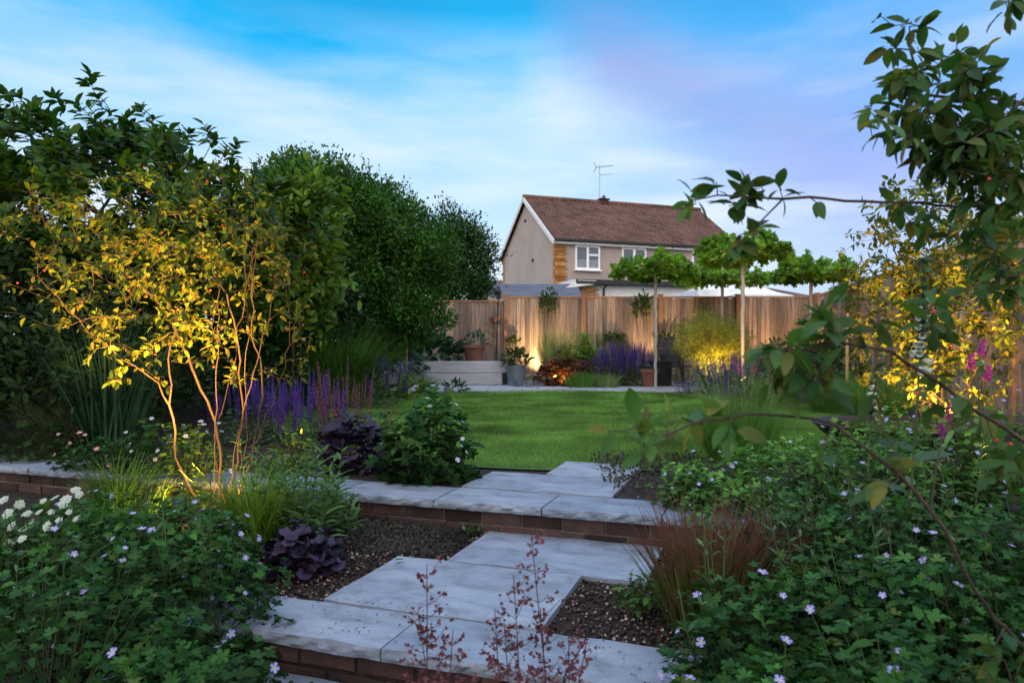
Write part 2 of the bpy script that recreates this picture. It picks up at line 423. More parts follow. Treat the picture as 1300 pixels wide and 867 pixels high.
m, nt, out = newmat('window_glass'); p = nd(nt, 'ShaderNodeBsdfPrincipled'); p.inputs['Base Color'].default_value = (.05, .08, .12, 1)
p.inputs['Roughness'].default_value = .04; p.inputs['Specular IOR Level'].default_value = .9
ts = nd(nt, 'ShaderNodeBsdfTransparent'); mx = nd(nt, 'ShaderNodeMixShader'); mx.inputs[0].default_value = .45
nt.links.new(ts.outputs[0], mx.inputs[1]); nt.links.new(p.outputs[0], mx.inputs[2]); nt.links.new(mx.outputs[0], out.inputs[0]); M['glass'] = m
m, nt, out = newmat('pond_water'); p = nd(nt, 'ShaderNodeBsdfPrincipled'); p.inputs['Base Color'].default_value = (.02, .025, .012, 1)
p.inputs['Roughness'].default_value = .03; p.inputs['Specular IOR Level'].default_value = .8
b = nd(nt, 'ShaderNodeBump'); b.inputs['Strength'].default_value = .08; nt.links.new(noise(nt, 9, 2, coords(nt)), b.inputs['Height']); nt.links.new(b.outputs[0], p.inputs['Normal'])
nt.links.new(p.outputs[0], out.inputs[0]); M['water'] = m
M['lens'] = emit('lamp_lens', (1, .62, .2), 2)
# foliage
M['gran'] = leafmat('geranium_leaf', [(.010, .042, .010), (.022, .082, .016), (.014, .055, .012), (.034, .100, .018), (.018, .07, .014), (.022, .08, .016), (.016, .06, .012), (.028, .09, .018), (.012, .05, .010), (.055, .085, .02), (.026, .085, .018), (.02, .075, .016), (.03, .095, .018), (.014, .055, .012), (.044, .125, .022), (.018, .070, .016)], .28, .6, spec=.15, clump=7, zgrad={'stops': [(.1, (.35, .4, .35)), (.6, (.8, .82, .8)), (1, (1.45, 1.4, 1.2))], 'blend': 'MULTIPLY'})  # paler young leaves on top; shade low down is put into the colour
M['gran_lit'] = leafmat('geranium_leaf_lit', [(.036, .110, .022), (.064, .165, .032), (.095, .21, .048)], .3, .6, spec=.15, clump=7, zgrad={'stops': [(.1, (.35, .4, .35)), (.6, (.95, .95, .9)), (1, (1.6, 1.5, 1.3))], 'blend': 'MULTIPLY'})  # lighter copy of the geranium leaf, light and low shade put into its colour
M['amel'] = leafmat('amelanchier_leaf', [(.038, .080, .013), (.074, .116, .017), (.13, .150, .02), (.050, .093, .015), (.18, .15, .018), (.045, .088, .015)], .45, .55, tint=(1.4, 1.08, .4), spec=.15, zgrad={'stops': [(.0, (1, 1, 1)), (.52, (1, 1, 1)), (.78, (.62, .86, .75)), (1, (.42, .72, .6))], 'blend': 'MULTIPLY'})  # crown top greener and darker: uplight fading upward is put into the colour
M['amel_near'] = leafmat('near_leaf', [(.024, .080, .018), (.044, .115, .026), (.060, .130, .026), (.032, .090, .026), (.13, .13, .025)], .4, .5, spec=.2)
M['laurel'] = leafmat('laurel_leaf', [(.012, .044, .006), (.024, .078, .010), (.042, .108, .014)], .25, .5, spec=.18)
M['bright'] = leafmat('bright_leaf', [(.045, .115, .018), (.080, .165, .025), (.105, .190, .030)], .35, .5)
M['hedge'] = leafmat('hedge_leaf', [(.017, .062, .008), (.032, .100, .012), (.052, .135, .016)], .3, .55, clump=2.2, spec=.2)
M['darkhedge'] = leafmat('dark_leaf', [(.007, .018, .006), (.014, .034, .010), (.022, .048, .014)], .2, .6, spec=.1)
M['loose'] = leafmat('loose_leaf', [(.012, .042, .010), (.024, .070, .016), (.040, .098, .026)], .25, .4)
M['plane'] = leafmat('plane_leaf', [(.060, .165, .018), (.115, .255, .026), (.18, .33, .045)], .4, .5)
M['lush'] = leafmat('lush_grass', [(.030, .095, .018), (.055, .140, .024), (.085, .175, .034)], .3, .5)
M['hakone'] = leafmat('arching_grass', [(.065, .150, .018), (.115, .220, .026), (.165, .265, .038)], .35, .45)
M['strap'] = leafmat('strap_leaf', [(.016, .052, .028), (.030, .080, .038), (.05, .11, .05)], .2, .45)
M['stipa'] = leafmat('feather_grass', [(.11, .17, .065), (.17, .24, .10), (.24, .30, .15)], .4, .6)
M['straw'] = leafmat('straw_grass', [(.07, .10, .035), (.12, .15, .06), (.20, .20, .10)], .4, .6)
M['lowgrass'] = leafmat('tuft_grass', [(.05, .14, .022), (.08, .19, .035), (.12, .24, .05)], .35, .5)
M['red'] = leafmat('blood_grass', [(.10, .030, .03), (.05, .075, .02), (.16, .04, .045), (.06, .05, .02)], .35, .55,
                   zgrad={'stops': [(.05, (.05, .10, .015)), (.4, (.07, .10, .02)), (.65, (.13, .035, .04)), (1, (.15, .045, .055))], 'fac': .6})
M['heuchera'] = leafmat('purple_leaf', [(.010, .007, .018), (.020, .012, .032), (.036, .022, .052)], .12, .5, tint=(1.2, .8, 1), spec=.3)
M['acer'] = leafmat('maroon_leaf', [(.05, .018, .018), (.09, .036, .02), (.13, .06, .03)], .35, .45, tint=(1.3, .8, .5))
M['sage'] = leafmat('sage_leaf', [(.035, .075, .045), (.060, .115, .065), (.095, .155, .095)], .2, .6)
M['silver'] = leafmat('silver_leaf', [(.12, .15, .12), (.19, .22, .18), (.26, .29, .26)], .2, .7)
M['lance'] = leafmat('lance_leaf', [(.038, .105, .032), (.068, .155, .048), (.105, .20, .068)], .3, .5)
M['veg'] = leafmat('vegetable_leaf', [(.020, .065, .040), (.036, .095, .055), (.055, .125, .075)], .2, .5)
M['fennel'] = leafmat('fennel_leaf', [(.13, .17, .03), (.20, .24, .045), (.28, .30, .06)], .45, .6)
M['ivy'] = leafmat('climber_leaf', [(.020, .052, .016), (.036, .080, .022), (.075, .105, .025)], .3, .45)
M['thyme'] = leafmat('thyme_leaf', [(.030, .034, .030), (.050, .052, .040), (.055, .040, .055), (.038, .065, .030)], .15, .7)
M['stem'] = leafmat('green_stem', [(.035, .070, .025), (.065, .105, .035), (.06, .05, .03)], .1, .6)
M['redstem'] = leafmat('maroon_stem', [(.060, .022, .028), (.095, .036, .042)], .1, .6)
M['bell'] = leafmat('maroon_bell', [(.12, .035, .05), (.17, .06, .075), (.22, .10, .11)], .25, .6)
M['pinkspike'] = leafmat('dusky_flower', [(.15, .055, .10), (.21, .085, .14), (.12, .045, .09)], .25, .7)
M['lilac'] = leafmat('lilac_petal', [(.26, .21, .62), (.36, .30, .74), (.44, .40, .78)], .35, .5, tint=(1, .9, 1.1), clump=1)
M['palelilac'] = leafmat('pale_petal', [(.52, .50, .78), (.62, .60, .84), (.70, .69, .84)], .35, .5, tint=(1, 1, 1), clump=1)
M['violet'] = leafmat('violet_flower', [(.060, .026, .22), (.11, .055, .35), (.19, .10, .47)], .3, .55, tint=(1.1, .8, 1.2), clump=2)
M['white_petal'] = leafmat('white_petal', [(.36, .43, .36), (.48, .54, .46), (.58, .62, .54)], .3, .6, tint=(1, 1, .95), clump=1)
M['magenta'] = leafmat('magenta_petal', [(.30, .025, .24), (.42, .05, .34), (.52, .10, .44)], .3, .5, tint=(1.1, .8, 1), clump=1)
M['pink'] = leafmat('pink_petal', [(.55, .16, .22), (.66, .30, .34)], .3, .5, tint=(1.1, .8, .8), clump=1)
M['berry'] = surf('red_berry', (.34, .018, .020), (.50, .05, .03), 8, 2, .3, 0, 40, spec=.5)
M['grassblade'] = leafmat('lawn_blade', [(.080, .180, .032), (.115, .240, .048), (.175, .290, .075)], .35, .6, clump=1.3, spec=.15)

# ================================================================== world, sun, camera
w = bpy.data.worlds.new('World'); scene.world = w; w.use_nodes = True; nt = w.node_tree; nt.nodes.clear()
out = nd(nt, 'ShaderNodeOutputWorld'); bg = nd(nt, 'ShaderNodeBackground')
SUN_EL, SUN_AZ = math.radians(9), math.radians(232)
sky = nd(nt, 'ShaderNodeTexSky'); sky.sky_type = 'NISHITA'; sky.sun_disc = False
sky.sun_elevation = SUN_EL; sky.sun_rotation = SUN_AZ; sky.ozone_density = 3.0
tc = nd(nt, 'ShaderNodeTexCoord'); sep = nd(nt, 'ShaderNodeSeparateXYZ'); nt.links.new(tc.outputs['Generated'], sep.inputs[0])
x, y, z = sep.outputs
wv = nd(nt, 'ShaderNodeMapping'); wv.inputs['Rotation'].default_value = (0, math.radians(-24), 0); wv.inputs['Scale'].default_value = (1.2, 1.2, 3.6)
nt.links.new(tc.outputs['Generated'], wv.inputs['Vector'])
n1 = noise(nt, 1.7, 5, wv.outputs[0], .5)
wv2 = nd(nt, 'ShaderNodeMapping'); wv2.inputs['Rotation'].default_value = (.3, math.radians(10), 0); wv2.inputs['Scale'].default_value = (1.5, 1.5, 7.0); wv2.inputs['Location'].default_value = (3, 1, 2)
nt.links.new(tc.outputs['Generated'], wv2.inputs['Vector'])
n2 = noise(nt, 2.2, 6, wv2.outputs[0], .55)
zz = math_(nt, 'ADD', z, math_(nt, 'MULTIPLY', math_(nt, 'SUBTRACT', n1, .5), .30))
base = ramp(nt, zz, [(0.0, (.66, .74, .92)), (.10, (.60, .74, .95)), (.20, (.52, .71, .93)), (.29, (.34, .62, .90)), (.37, (.13, .49, .86)), (.42, (.01, .40, .80)), (.62, (.015, .20, .50)), (1, (.012, .10, .28))])
# right-hand side: deeper blue with a lilac band of cloud
rb = ramp(nt, zz, [(0.0, (.56, .66, .86)), (.12, (.46, .58, .84)), (.22, (.34, .46, .86)), (.30, (.20, .42, .84)), (.42, (.07, .36, .80)), (.62, (.015, .20, .50)), (1, (.012, .10, .28))])
xr = ramp(nt, x, [(.05, (0, 0, 0)), (.42, (1, 1, 1))])
col = mixc(nt, xr, base, rb)
cl = math_(nt, 'MULTIPLY', ramp(nt, n2, [(.42, (0, 0, 0)), (.64, (1, 1, 1))]), ramp(nt, z, [(.0, (.8, .8, .8)), (.3, (.6, .6, .6)), (.43, (0, 0, 0))]))
col = mixc(nt, cl, col, (.72, .80, .92))
# lilac streak
band = math_(nt, 'SUBTRACT', z, math_(nt, 'ADD', .435, math_(nt, 'MULTIPLY', x, -.46)))
band = math_(nt, 'MULTIPLY', math_(nt, 'MULTIPLY', band, band), -240.0)
band = math_(nt, 'MULTIPLY', math_(nt, 'POWER', 2.718, band), ramp(nt, x, [(.02, (0, 0, 0)), (.13, (1, 1, 1)), (.40, (.8, .8, .8)), (.6, (0, 0, 0))]))
col = mixc(nt, math_(nt, 'MULTIPLY', band, math_(nt, 'ADD', .22, math_(nt, 'MULTIPLY', n2, .75)), True), col, (.28, .31, .64))
wb = math_(nt, 'SUBTRACT', z, math_(nt, 'ADD', .345, math_(nt, 'MULTIPLY', x, -.50)))
wb = math_(nt, 'POWER', 2.718, math_(nt, 'MULTIPLY', math_(nt, 'MULTIPLY', wb, wb), -420.0))
wb = math_(nt, 'MULTIPLY', wb, ramp(nt, x, [(.0, (0, 0, 0)), (.06, (1, 1, 1)), (.18, (.7, .7, .7)), (.3, (0, 0, 0))]))
col = mixc(nt, math_(nt, 'MULTIPLY', wb, math_(nt, 'MULTIPLY', n2, 1.1), True), col, (.66, .75, .90))
nish = mixc(nt, 1.0, sky.outputs[0], (.10, .10, .10), 'MULTIPLY')
col = mixc(nt, .12, col, nish)
# sky glow added overhead and behind the camera, out of view, to light the garden
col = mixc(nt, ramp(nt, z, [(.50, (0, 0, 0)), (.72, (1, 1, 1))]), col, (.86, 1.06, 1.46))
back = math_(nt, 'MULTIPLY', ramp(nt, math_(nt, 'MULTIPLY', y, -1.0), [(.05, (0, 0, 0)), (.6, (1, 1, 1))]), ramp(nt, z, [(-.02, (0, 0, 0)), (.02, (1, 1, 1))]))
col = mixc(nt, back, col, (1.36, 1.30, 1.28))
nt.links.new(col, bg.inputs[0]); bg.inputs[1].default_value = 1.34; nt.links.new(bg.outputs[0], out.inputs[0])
w['kind'] = 'structure'

sl = bpy.data.lights.new('evening_sun', 'SUN'); sl.energy = .55; sl.angle = math.radians(14); sl.color = (1, .84, .68)
so = link('evening_sun', sl); so.rotation_euler = Vector((math.sin(SUN_AZ)*math.cos(SUN_EL), math.cos(SUN_AZ)*math.cos(SUN_EL), math.sin(SUN_EL))).to_track_quat('Z', 'Y').to_euler()

cam = bpy.data.cameras.new('camera'); cam.sensor_width = 36; cam.lens = 36*F/1300; cam.clip_start = .05; cam.clip_end = 3000
cam.shift_y = 6.5/1300
cam.dof.use_dof = True; cam.dof.focus_distance = 4.4; cam.dof.aperture_fstop = 5.0
co = link('camera', cam, None, (0, 0, H), (PI/2, 0, 0)); scene.camera = co
scene.view_settings.view_transform = 'Standard'; scene.view_settings.look = 'None'; scene.view_settings.exposure = 0
cy = scene.cycles; cy.use_denoising = True; cy.max_bounces = 6; cy.diffuse_bounces = 3; cy.glossy_bounces = 2; cy.transmission_bounces = 3; cy.transparent_max_bounces = 6
cy.sample_clamp_indirect = 4; cy.caustics_reflective = False; cy.caustics_refractive = False

# ================================================================== ground
def sheet(name, pts, z, mat, kind='structure'):
    mb = MB(); mb.add([(p[0], p[1], z) for p in pts], [tuple(range(len(pts)))]); o = mb.build(name, mat); o['kind'] = kind; return o
sheet('ground', [(-600, -600), (600, -600), (600, 1200), (-600, 1200)], -.36, M['earth'])
def terr(name, s0, s1, t0, t1, z, th=.5, mat=None):
    mb = MB(); mb.box(((s0+s1)/2, (t0+t1)/2, z-th/2), (s1-s0, t1-t0, th)); o = mb.build(name, mat or M['soil'], None, (0, 0, 0), ROT); o['kind'] = 'structure'; return o
terr('lower_ground', -9, 6, -3.5, 1.975, Z0-.004, .05)
terr('middle_bed', -9, 6, 1.99, 3.36, Z1-.022, .16)
# upper bed: everything behind the upper wall, as far as the fences
mb = MB(); a0, a1 = ST(-12, 3.39), ST(6.2, 3.39)
pts = [a0, a1, (10, 3.5, 0), (10, 17, 0), (-14, 17, 0)]
top = [(p[0], p[1], -.012) for p in pts]; bot = [(p[0], p[1], -.34) for p in pts]
n = len(pts); mb.add(top+bot, [tuple(range(n))]+[(i, i+n, (i+1) % n+n, (i+1) % n) for i in range(n)])
o = mb.build('upper_bed', M['soil']); o['kind'] = 'structure'
# lawn
LC = np.array([.72, 8.62]); LR = np.array([3.45, 4.08])
ang = np.linspace(0, 2*PI, 96, endpoint=False)
lawn_pts = [(LC[0]+LR[0]*math.cos(a)*(1+.012*math.sin(5*a)), LC[1]+LR[1]*math.sin(a)*(1+.01*math.sin(3*a+1))) for a in ang]
sheet('lawn', lawn_pts, 0.0, M['turf'])
n = 330000; a = rng.uniform(0, 2*PI, n); q = np.sqrt(rng.uniform(0, 1, n))*(.995+.008*rng.normal(0, 1, n)*(rng.uniform(0, 1, n) < .3))
P = np.stack([LC[0]+LR[0]*q*np.cos(a), LC[1]+LR[1]*q*np.sin(a), np.zeros(n)], 1)
keep = rng.uniform(0, 1, n) < np.clip((5.6/P[:, 1])**1.5, .22, 1)
P = P[keep]; n = len(P)
slabs_up = [(-1.57, -.70, 3.69, 4.2), (-1.22, -.70, 4.21, 4.72)]
s_ = P @ V; t_ = P @ U
ok = np.ones(n, bool)
for s0, s1, t0, t1 in slabs_up: ok &= ~((s_ > s0-.01) & (s_ < s1+.01) & (t_ > t0) & (t_ < t1+.01))
P = P[ok]; n = len(P)
hgt = .030*rng.uniform(.6, 1.3, n)*(1+.25*np.sin(P[:, 0]*2.1+P[:, 1])*np.sin(P[:, 1]*1.7)); wd = .0035*np.clip(P[:, 1]/6, .8, 2.0)
az = rng.uniform(0, 2*PI, n); ln = rng.normal(0, .55, (n, 2))*hgt[:, None]
sx = np.stack([np.cos(az)*wd, np.sin(az)*wd, np.zeros(n)], 1)
v = np.stack([P-sx, P+sx, P+np.concatenate([ln, hgt[:, None]], 1)], 1).reshape(-1, 3)
o = link('lawn_grass', npmesh('lawn_grass', v, np.arange(3*n).reshape(-1, 3), M['grassblade'])); tag(o, 'short green blades of the round lawn', 'grass', kind='stuff')

# ---- stone slabs with riven, rock-faced edges
def slab_mesh(name, sx, sy, th, rough_front=.0, seed=0, mat=None):
    r = np.random.default_rng(seed); nx, ny, nz = max(6, int(sx/.02)), max(4, int(sy/.03)), 3
    if rough_front == 0: nx, ny = max(4, int(sx/.06)), max(4, int(sy/.06))
    V_, F_ = [], []; NZ = r.normal(size=(nz+1, 43)); NZ[:, 1:-1] = (NZ[:, :-2]+NZ[:, 2:])*.35+NZ[:, 1:-1]*.6; NZ[1:] = NZ[1:]*.7+NZ[:-1]*.4
    ph = r.uniform(0, 6, 4)
    def und(x, y): return .0022*math.sin(x*9+ph[0]+3*y)*math.sin(y*7+ph[1])+.0014*math.sin(x*23+ph[2]-9*y)
    def ofs(x, k):
        if rough_front == 0: return 0
        i_ = (x+sx/2)/sx*40; a_ = int(i_); f_ = i_-a_; row_ = NZ[k]; return rough_front*1.15*(row_[a_]*(1-f_)+row_[a_+1]*f_)*(1 if 0 < k < nz else .6)
    idx = {}
    for j in range(ny+1):
        for i in range(nx+1):
            x = -sx/2+sx*i/nx; y = -sy/2+sy*j/ny
            yy = y+(ofs(x, 0)*.6 if j == 0 else 0)
            idx[i, j] = len(V_); V_.append((x, yy, und(x, y)-(.0018 if i in (0, nx) or j in (0, ny) else 0)))
    for j in range(ny):
        for i in range(nx): F_.append((idx[i, j], idx[i+1, j], idx[i+1, j+1], idx[i, j+1]))
    fr = [[idx[i, 0] for i in range(nx+1)]]
    for k in range(1, nz+1):
        row = []
        for i in range(nx+1):
            x = -sx/2+sx*i/nx; row.append(len(V_)); V_.append((x, -sy/2-(rough_front*.5 if k < nz else 0)+ofs(x, k), -th*k/nz))
        fr.append(row)
    for k in range(nz):
        for i in range(nx): F_.append((fr[k+1][i], fr[k+1][i+1], fr[k][i+1], fr[k][i]))
    # other sides straight down
    def side(top):
        b = []
        for q in top: b.append(len(V_)); V_.append((V_[q][0], V_[q][1], -th))
        for a_, c_, d_, e_ in zip(top[:-1], top[1:], b[1:], b[:-1]): F_.append((a_, e_, d_, c_))
    side([idx[nx, j] for j in range(ny, -1, -1)][::-1][::-1][::-1]); side([idx[i, ny] for i in range(nx+1)]); side([idx[0, j] for j in range(ny, -1, -1)])
    me = bpy.data.meshes.new(name); me.from_pydata(V_, [], F_); me.update(); me.materials.append(mat or M['stone']); return me
def brick_course(parent, s0, s1, zt, t, courses, seed, depth=.1):
    """real bricks, laid in running bond, face at t looking towards -t"""
    r = np.random.default_rng(seed); mb = MB(); bl, bh, mo = .215, .062, .011
    for c in range(courses):
        x = s0-(bl/2 if c % 2 else 0); z = zt-.004-bh/2-c*(bh+mo)
        while x < s1:
            l = min(x+bl, s1)-max(x, s0)
            if l > .03:
                xc = (max(x, s0)+min(x+bl, s1))/2
                a = r.normal(0, .006); R = Matrix.Rotation(a, 3, 'Z')
                mb.box((xc, t+depth/2+r.normal(0, .0025), z+r.normal(0, .0012)), (l-mo+r.normal(0, .002), depth, bh+r.normal(0, .002)), np.array(R))
            x += bl+0
    mb.build('brick_facing', M['brick'], parent, bevel=.004)
    mm = MB(); hh = courses*(bh+mo); mm.box(((s0+s1)/2, t+.012+depth/2, zt-hh/2-.003), (s1-s0+.004, depth, hh)); mm.build('mortar_bed', M['mortar'], parent)
def wall(name, label, joints, t0, dep, z, zfoot, seed):
    w_ = thing(name, label, 'garden wall', (0, 0, 0), ROT)
    for i, (a_, b_) in enumerate(zip(joints[:-1], joints[1:])):
        me = slab_mesh('coping_stone', b_-a_-.007, dep, .042, .0065, seed+i)
        link('coping_stone', me, w_, ((a_+b_)/2, t0+dep/2, z+rng.normal(0, .001)), (rng.normal(0, .003), rng.normal(0, .002), rng.normal(0, .003)))
    k = int(math.ceil((z-.042-zfoot)/.073))+1
    brick_course(w_, joints[0], joints[-1], z-.046, t0+.035, k, seed)
    mm = MB(); mm.box(((joints[0]+joints[-1])/2, t0+.2, (z-.046+zfoot)/2-.01), (joints[-1]-joints[0], .13, z-.046-zfoot)); mm.build('backing', M['mortar'], w_)
    return w_
wall('lower_retaining_wall', 'low brick wall with grey sandstone coping in the foreground, nearest of the two steps', list(np.arange(-11, 5)*.592-.511), 1.95, .285, Z1, Z0, 50)
wall('upper_retaining_wall', 'low brick wall with grey sandstone coping at the lawn edge, running left under the small tree', list(np.arange(-13, 3)*.588-.99), 3.34, .34, 0.0, Z1, 90)
def pslab(label, s0, s1, t0, t1, z, seed, mat=None, group=None):
    o = link('paving_slab', slab_mesh('paving_slab', s1-s0-.004, t1-t0-.004, .035, 0, seed, mat), None, tuple(ST((s0+s1)/2, (t0+t1)/2, z)), (0, 0, ROT+rng.normal(0, .004)))
    return tag(o, label, 'paving slab', group)
pslab('large pale slab laid against the near coping with dark gravel on both sides', -1.515, -.665, 2.245, 2.828, Z1+.003, 1)
pslab('large pale slab under the brick face of the upper step, half hidden by the red grass', -1.28, -.40, 2.84, 3.37, Z1+.001, 2)
pslab('pale slab directly behind the upper coping, leading to the lawn', *slabs_up[0], .006, 3)
pslab('small slab cut into the lawn edge, farthest of the stepping path', *slabs_up[1], .007, 4)
pslab('dark slab at the foot of the near wall, cut by the bottom of the photo', -1.75, -.9, 1.32, 1.955, Z0+.012, 5)
# gravel on the middle terrace
n = 15000
s = rng.uniform(-2.5, .9, n); t = rng.uniform(2.22, 3.38, n)
bad = ((s > -1.515) & (s < -.665) & (t > 2.2) & (t < 2.835)) | ((s > -1.285) & (s < -.395) & (t > 2.83))
s, t = s[~bad], t[~bad]; n = len(s)
octv = np.array([(1, 0, 0), (0, 1, 0), (-1, 0, 0), (0, -1, 0), (0, 0, .7), (0, 0, -.7)], float); octf = np.array([(0, 1, 4), (1, 2, 4), (2, 3, 4), (3, 0, 4), (1, 0, 5), (2, 1, 5), (3, 2, 5), (0, 3, 5)])
def pebbles(name, s, t, z, size, mat, label):
    n = len(s); P = V[None]*s[:, None]+U[None]*t[:, None]; P[:, 2] = z+rng.uniform(0, .010, n)
    v = octv[None]*(1+rng.normal(0, .18, (n, 6, 1))); a = rng.uniform(0, 6, n); ca, sa = np.cos(a)[:, None], np.sin(a)[:, None]
    sz = size*rng.uniform(.5, 1.35, n); st = rng.uniform(.6, 1.2, (n, 1))
    x_ = v[..., 0]*st; y_ = v[..., 1]; v = np.stack([x_*ca-y_*sa, x_*sa+y_*ca, v[..., 2]], -1)*sz[:, None, None]+P[:, None]
    o = link(name, npmesh(name, v.reshape(-1, 3), (octf[None]+(np.arange(n)*6)[:, None, None]).reshape(-1, 3), mat))
    return tag(o, label, 'gravel', kind='stuff')
k = rng.uniform(0, 1, n) < .83
pebbles('gravel', s[k], t[k], Z1-.02, .0085, M['gravel'], 'dark red brown gravel mulch between the paving slabs')
pebbles('pale_gravel', s[~k], t[~k], Z1-.016, .007, M['chip'], 'pale stone chips scattered through the dark gravel')
# patio behind the lawn (one paved surface with joints as geometry)
mb = MB()
for i in range(-4, 9):
    for j in range(0, 6):
        x0 = -2.3+i*.62+(.3 if j % 2 else 0); y0 = 12.32+j*.62
        if x0 > 4.0 or x0 < -2.5: continue
        mb.box((x0+.31, y0+.31, .006+rng.normal(0, .0012)), (.61, .61, .03))
o = mb.build('patio', M['stone2'], bevel=.003); o['kind'] = 'structure'
# ================================================================== back and side fence
YF = 15.8
XL, XR = -2.02, 6.83
def fence_run(root, p0, p1, n, top, face=-1, boardw=.098):
    p0 = np.array([*p0, 0.]); p1 = np.array([*p1, 0.]); d = p1-p0; Lr = np.linalg.norm(d); u = d/Lr; nn = np.array([u[1], -u[0], 0])*(-face)*-1
    rz = math.atan2(u[1], u[0])
    for i in range(n+1):
        q = p0+u*Lr*i/n; mb = MB(); mb.box((0, 0, (top+.03)/2), (.095, .095, top+.03)); mb.box((0, 0, top+.04), (.125, .125, .022))
        mb.build('fence_post', M['fencepost'], root, tuple(q), rz, bevel=.004)
    for i in range(n):
        q = p0+u*Lr*(i+.5)/n; wpan = Lr/n-.1; mb = MB(); x = -wpan/2
        while x < wpan/2-.02:
            bw = min(boardw*rng.uniform(.92, 1.06), wpan/2-x)
            a = .10; R = np.array(Matrix.Rotation(a, 3, 'Z'))
            mb.box((x+bw/2, face*.012, .16+(top-.2)/2+rng.normal(0, .007)), (bw+.012, .013, top-.2), np.array(Matrix.Rotation(a+rng.normal(0, .03), 3, 'Z') @ Matrix.Rotation(rng.normal(0, .0022), 3, 'Y'))); x += bw
        o = mb.build('fence_panel', M['fence'], root, tuple(q), rz)
        mb = MB(); mb.box((0, face*.004, top+.002-.02), (wpan, .075, .035)); mb.build('capping_rail', M['fencepost'], root, tuple(q), rz, bevel=.004)
        mb = MB(); mb.box((0, face*.010, .08), (wpan, .03, .155)); mb.build('gravel_board', M['fence'], root, tuple(q), rz, bevel=.003)
fb = thing('garden_fence', 'tall brown close-board timber fence across the back of the garden', 'fence')
fence_run(fb, (XL, YF), (-.13, YF+.02), 1, 1.84)
fence_run(fb, (-.13, YF), (XR, YF), 4, 1.93)
fr_ = thing('garden_fence', 'close-board timber fence down the right side behind the yellow lit tree', 'fence')
fence_run(fr_, (XR, YF-.12), (XR-.21*10.5, YF-10.6), 6, 1.95, -1)
# ================================================================== house behind the fence
HC = np.array([1.67, 27.0, 0.]); HR = math.atan2(.33, .944)
EAVE, RIDGE, HL, HD = 4.98, 7.15, 8.5, 6.3
hs = thing('house', 'two storey pebbledashed house with brown tiled roof behind the fence', 'house', tuple(HC), HR)
gz = -.36
mb = MB(); mb.add([(0, 0, gz), (HL, 0, gz), (HL, HD, gz), (0, HD, gz), (0, 0, EAVE), (HL, 0, EAVE), (HL, HD, EAVE), (0, HD, EAVE), (0, HD/2, RIDGE-.12), (HL, HD/2, RIDGE-.12)],
           [(0, 1, 5, 4), (1, 2, 6, 9, 5), (2, 3, 7, 6), (3, 0, 4, 8, 7)]); mb.build('wall', M['render'], hs)
# brick quoin strips at the corner
r = np.random.default_rng(4); mb = MB()
for c in range(int((EAVE-gz)/.075)):
    z = gz+.0375+c*.075; a = .5 if c % 2 else .42
    mb.box((a/2-.012, -.006, z), (a, .05, .066)); 
    mb.box((-.008, .10, z), (.05, .20 if c % 2 else .12, .066))
mb.build('brick_corner', M['quoin'], hs)
mb = MB(); mb.box((-.004, HD-.10, (EAVE+gz)/2), (.05, .22, EAVE-gz)); mb.build('brick_corner', M['quoin'], hs)
# tiled roof: wavy tile courses as geometry
def roof_slope(side):
    n_c, n_w, sub = 25, 40, 6; ov = .22; x0, x1 = -.16, HL+.16
    run = HD/2+ov; rise = (RIDGE-EAVE)*(run/(HD/2)); vs, fs = [], []; wv = (x1-x0)/n_w; rr = np.random.default_rng(8)
    for c in range(n_c):
        f0, f1 = c/n_c, (c+1.12)/n_c
        for i in range(n_w):
            b0 = len(vs); dz, dx = rr.normal(0, .004), rr.normal(0, .004)
            for f, lift in ((f0, .0), (f0, .040), (f1, .010)):
                yy = -ov+run*f; zz = RIDGE-rise+rise*min(f, 1.0)
                for k in range(sub+1):
                    q = k/sub; vs.append((x0+wv*(i+q*1.03)+dx, yy if side < 0 else HD-yy, zz+lift+dz+(.050*max(0, math.sin(PI*min(1, q/.55))) if lift else 0)))
            m_ = sub+1
            for k in range(sub):
                for r_ in (0, 1): fs.append((b0+r_*m_+k, b0+r_*m_+k+1, b0+(r_+1)*m_+k+1, b0+(r_+1)*m_+k))
    me = bpy.data.meshes.new('roof_slope'); me.from_pydata(vs, [], fs); me.update(); me.materials.append(M['tile']); return link('roof', me, hs)
for q_ in ((.0, 3.3, 6.2), (.0, 2.4, 4.4)):
    mb = MB(); mb.box((-.02, q_[1], q_[2]), (.05, .16, .11)); mb.build('vent', M['black'], hs)
rf = roof_slope(-1); roof_slope(1)
mb = MB()
for i in range(20): mb.tube([(-.16+i*(HL+.32)/20, HD/2, RIDGE+.03), (-.16+(i+1)*(HL+.32)/20-.012, HD/2, RIDGE+.03)], .115, 10)
mb.build('ridge_tile', M['tile'], rf)
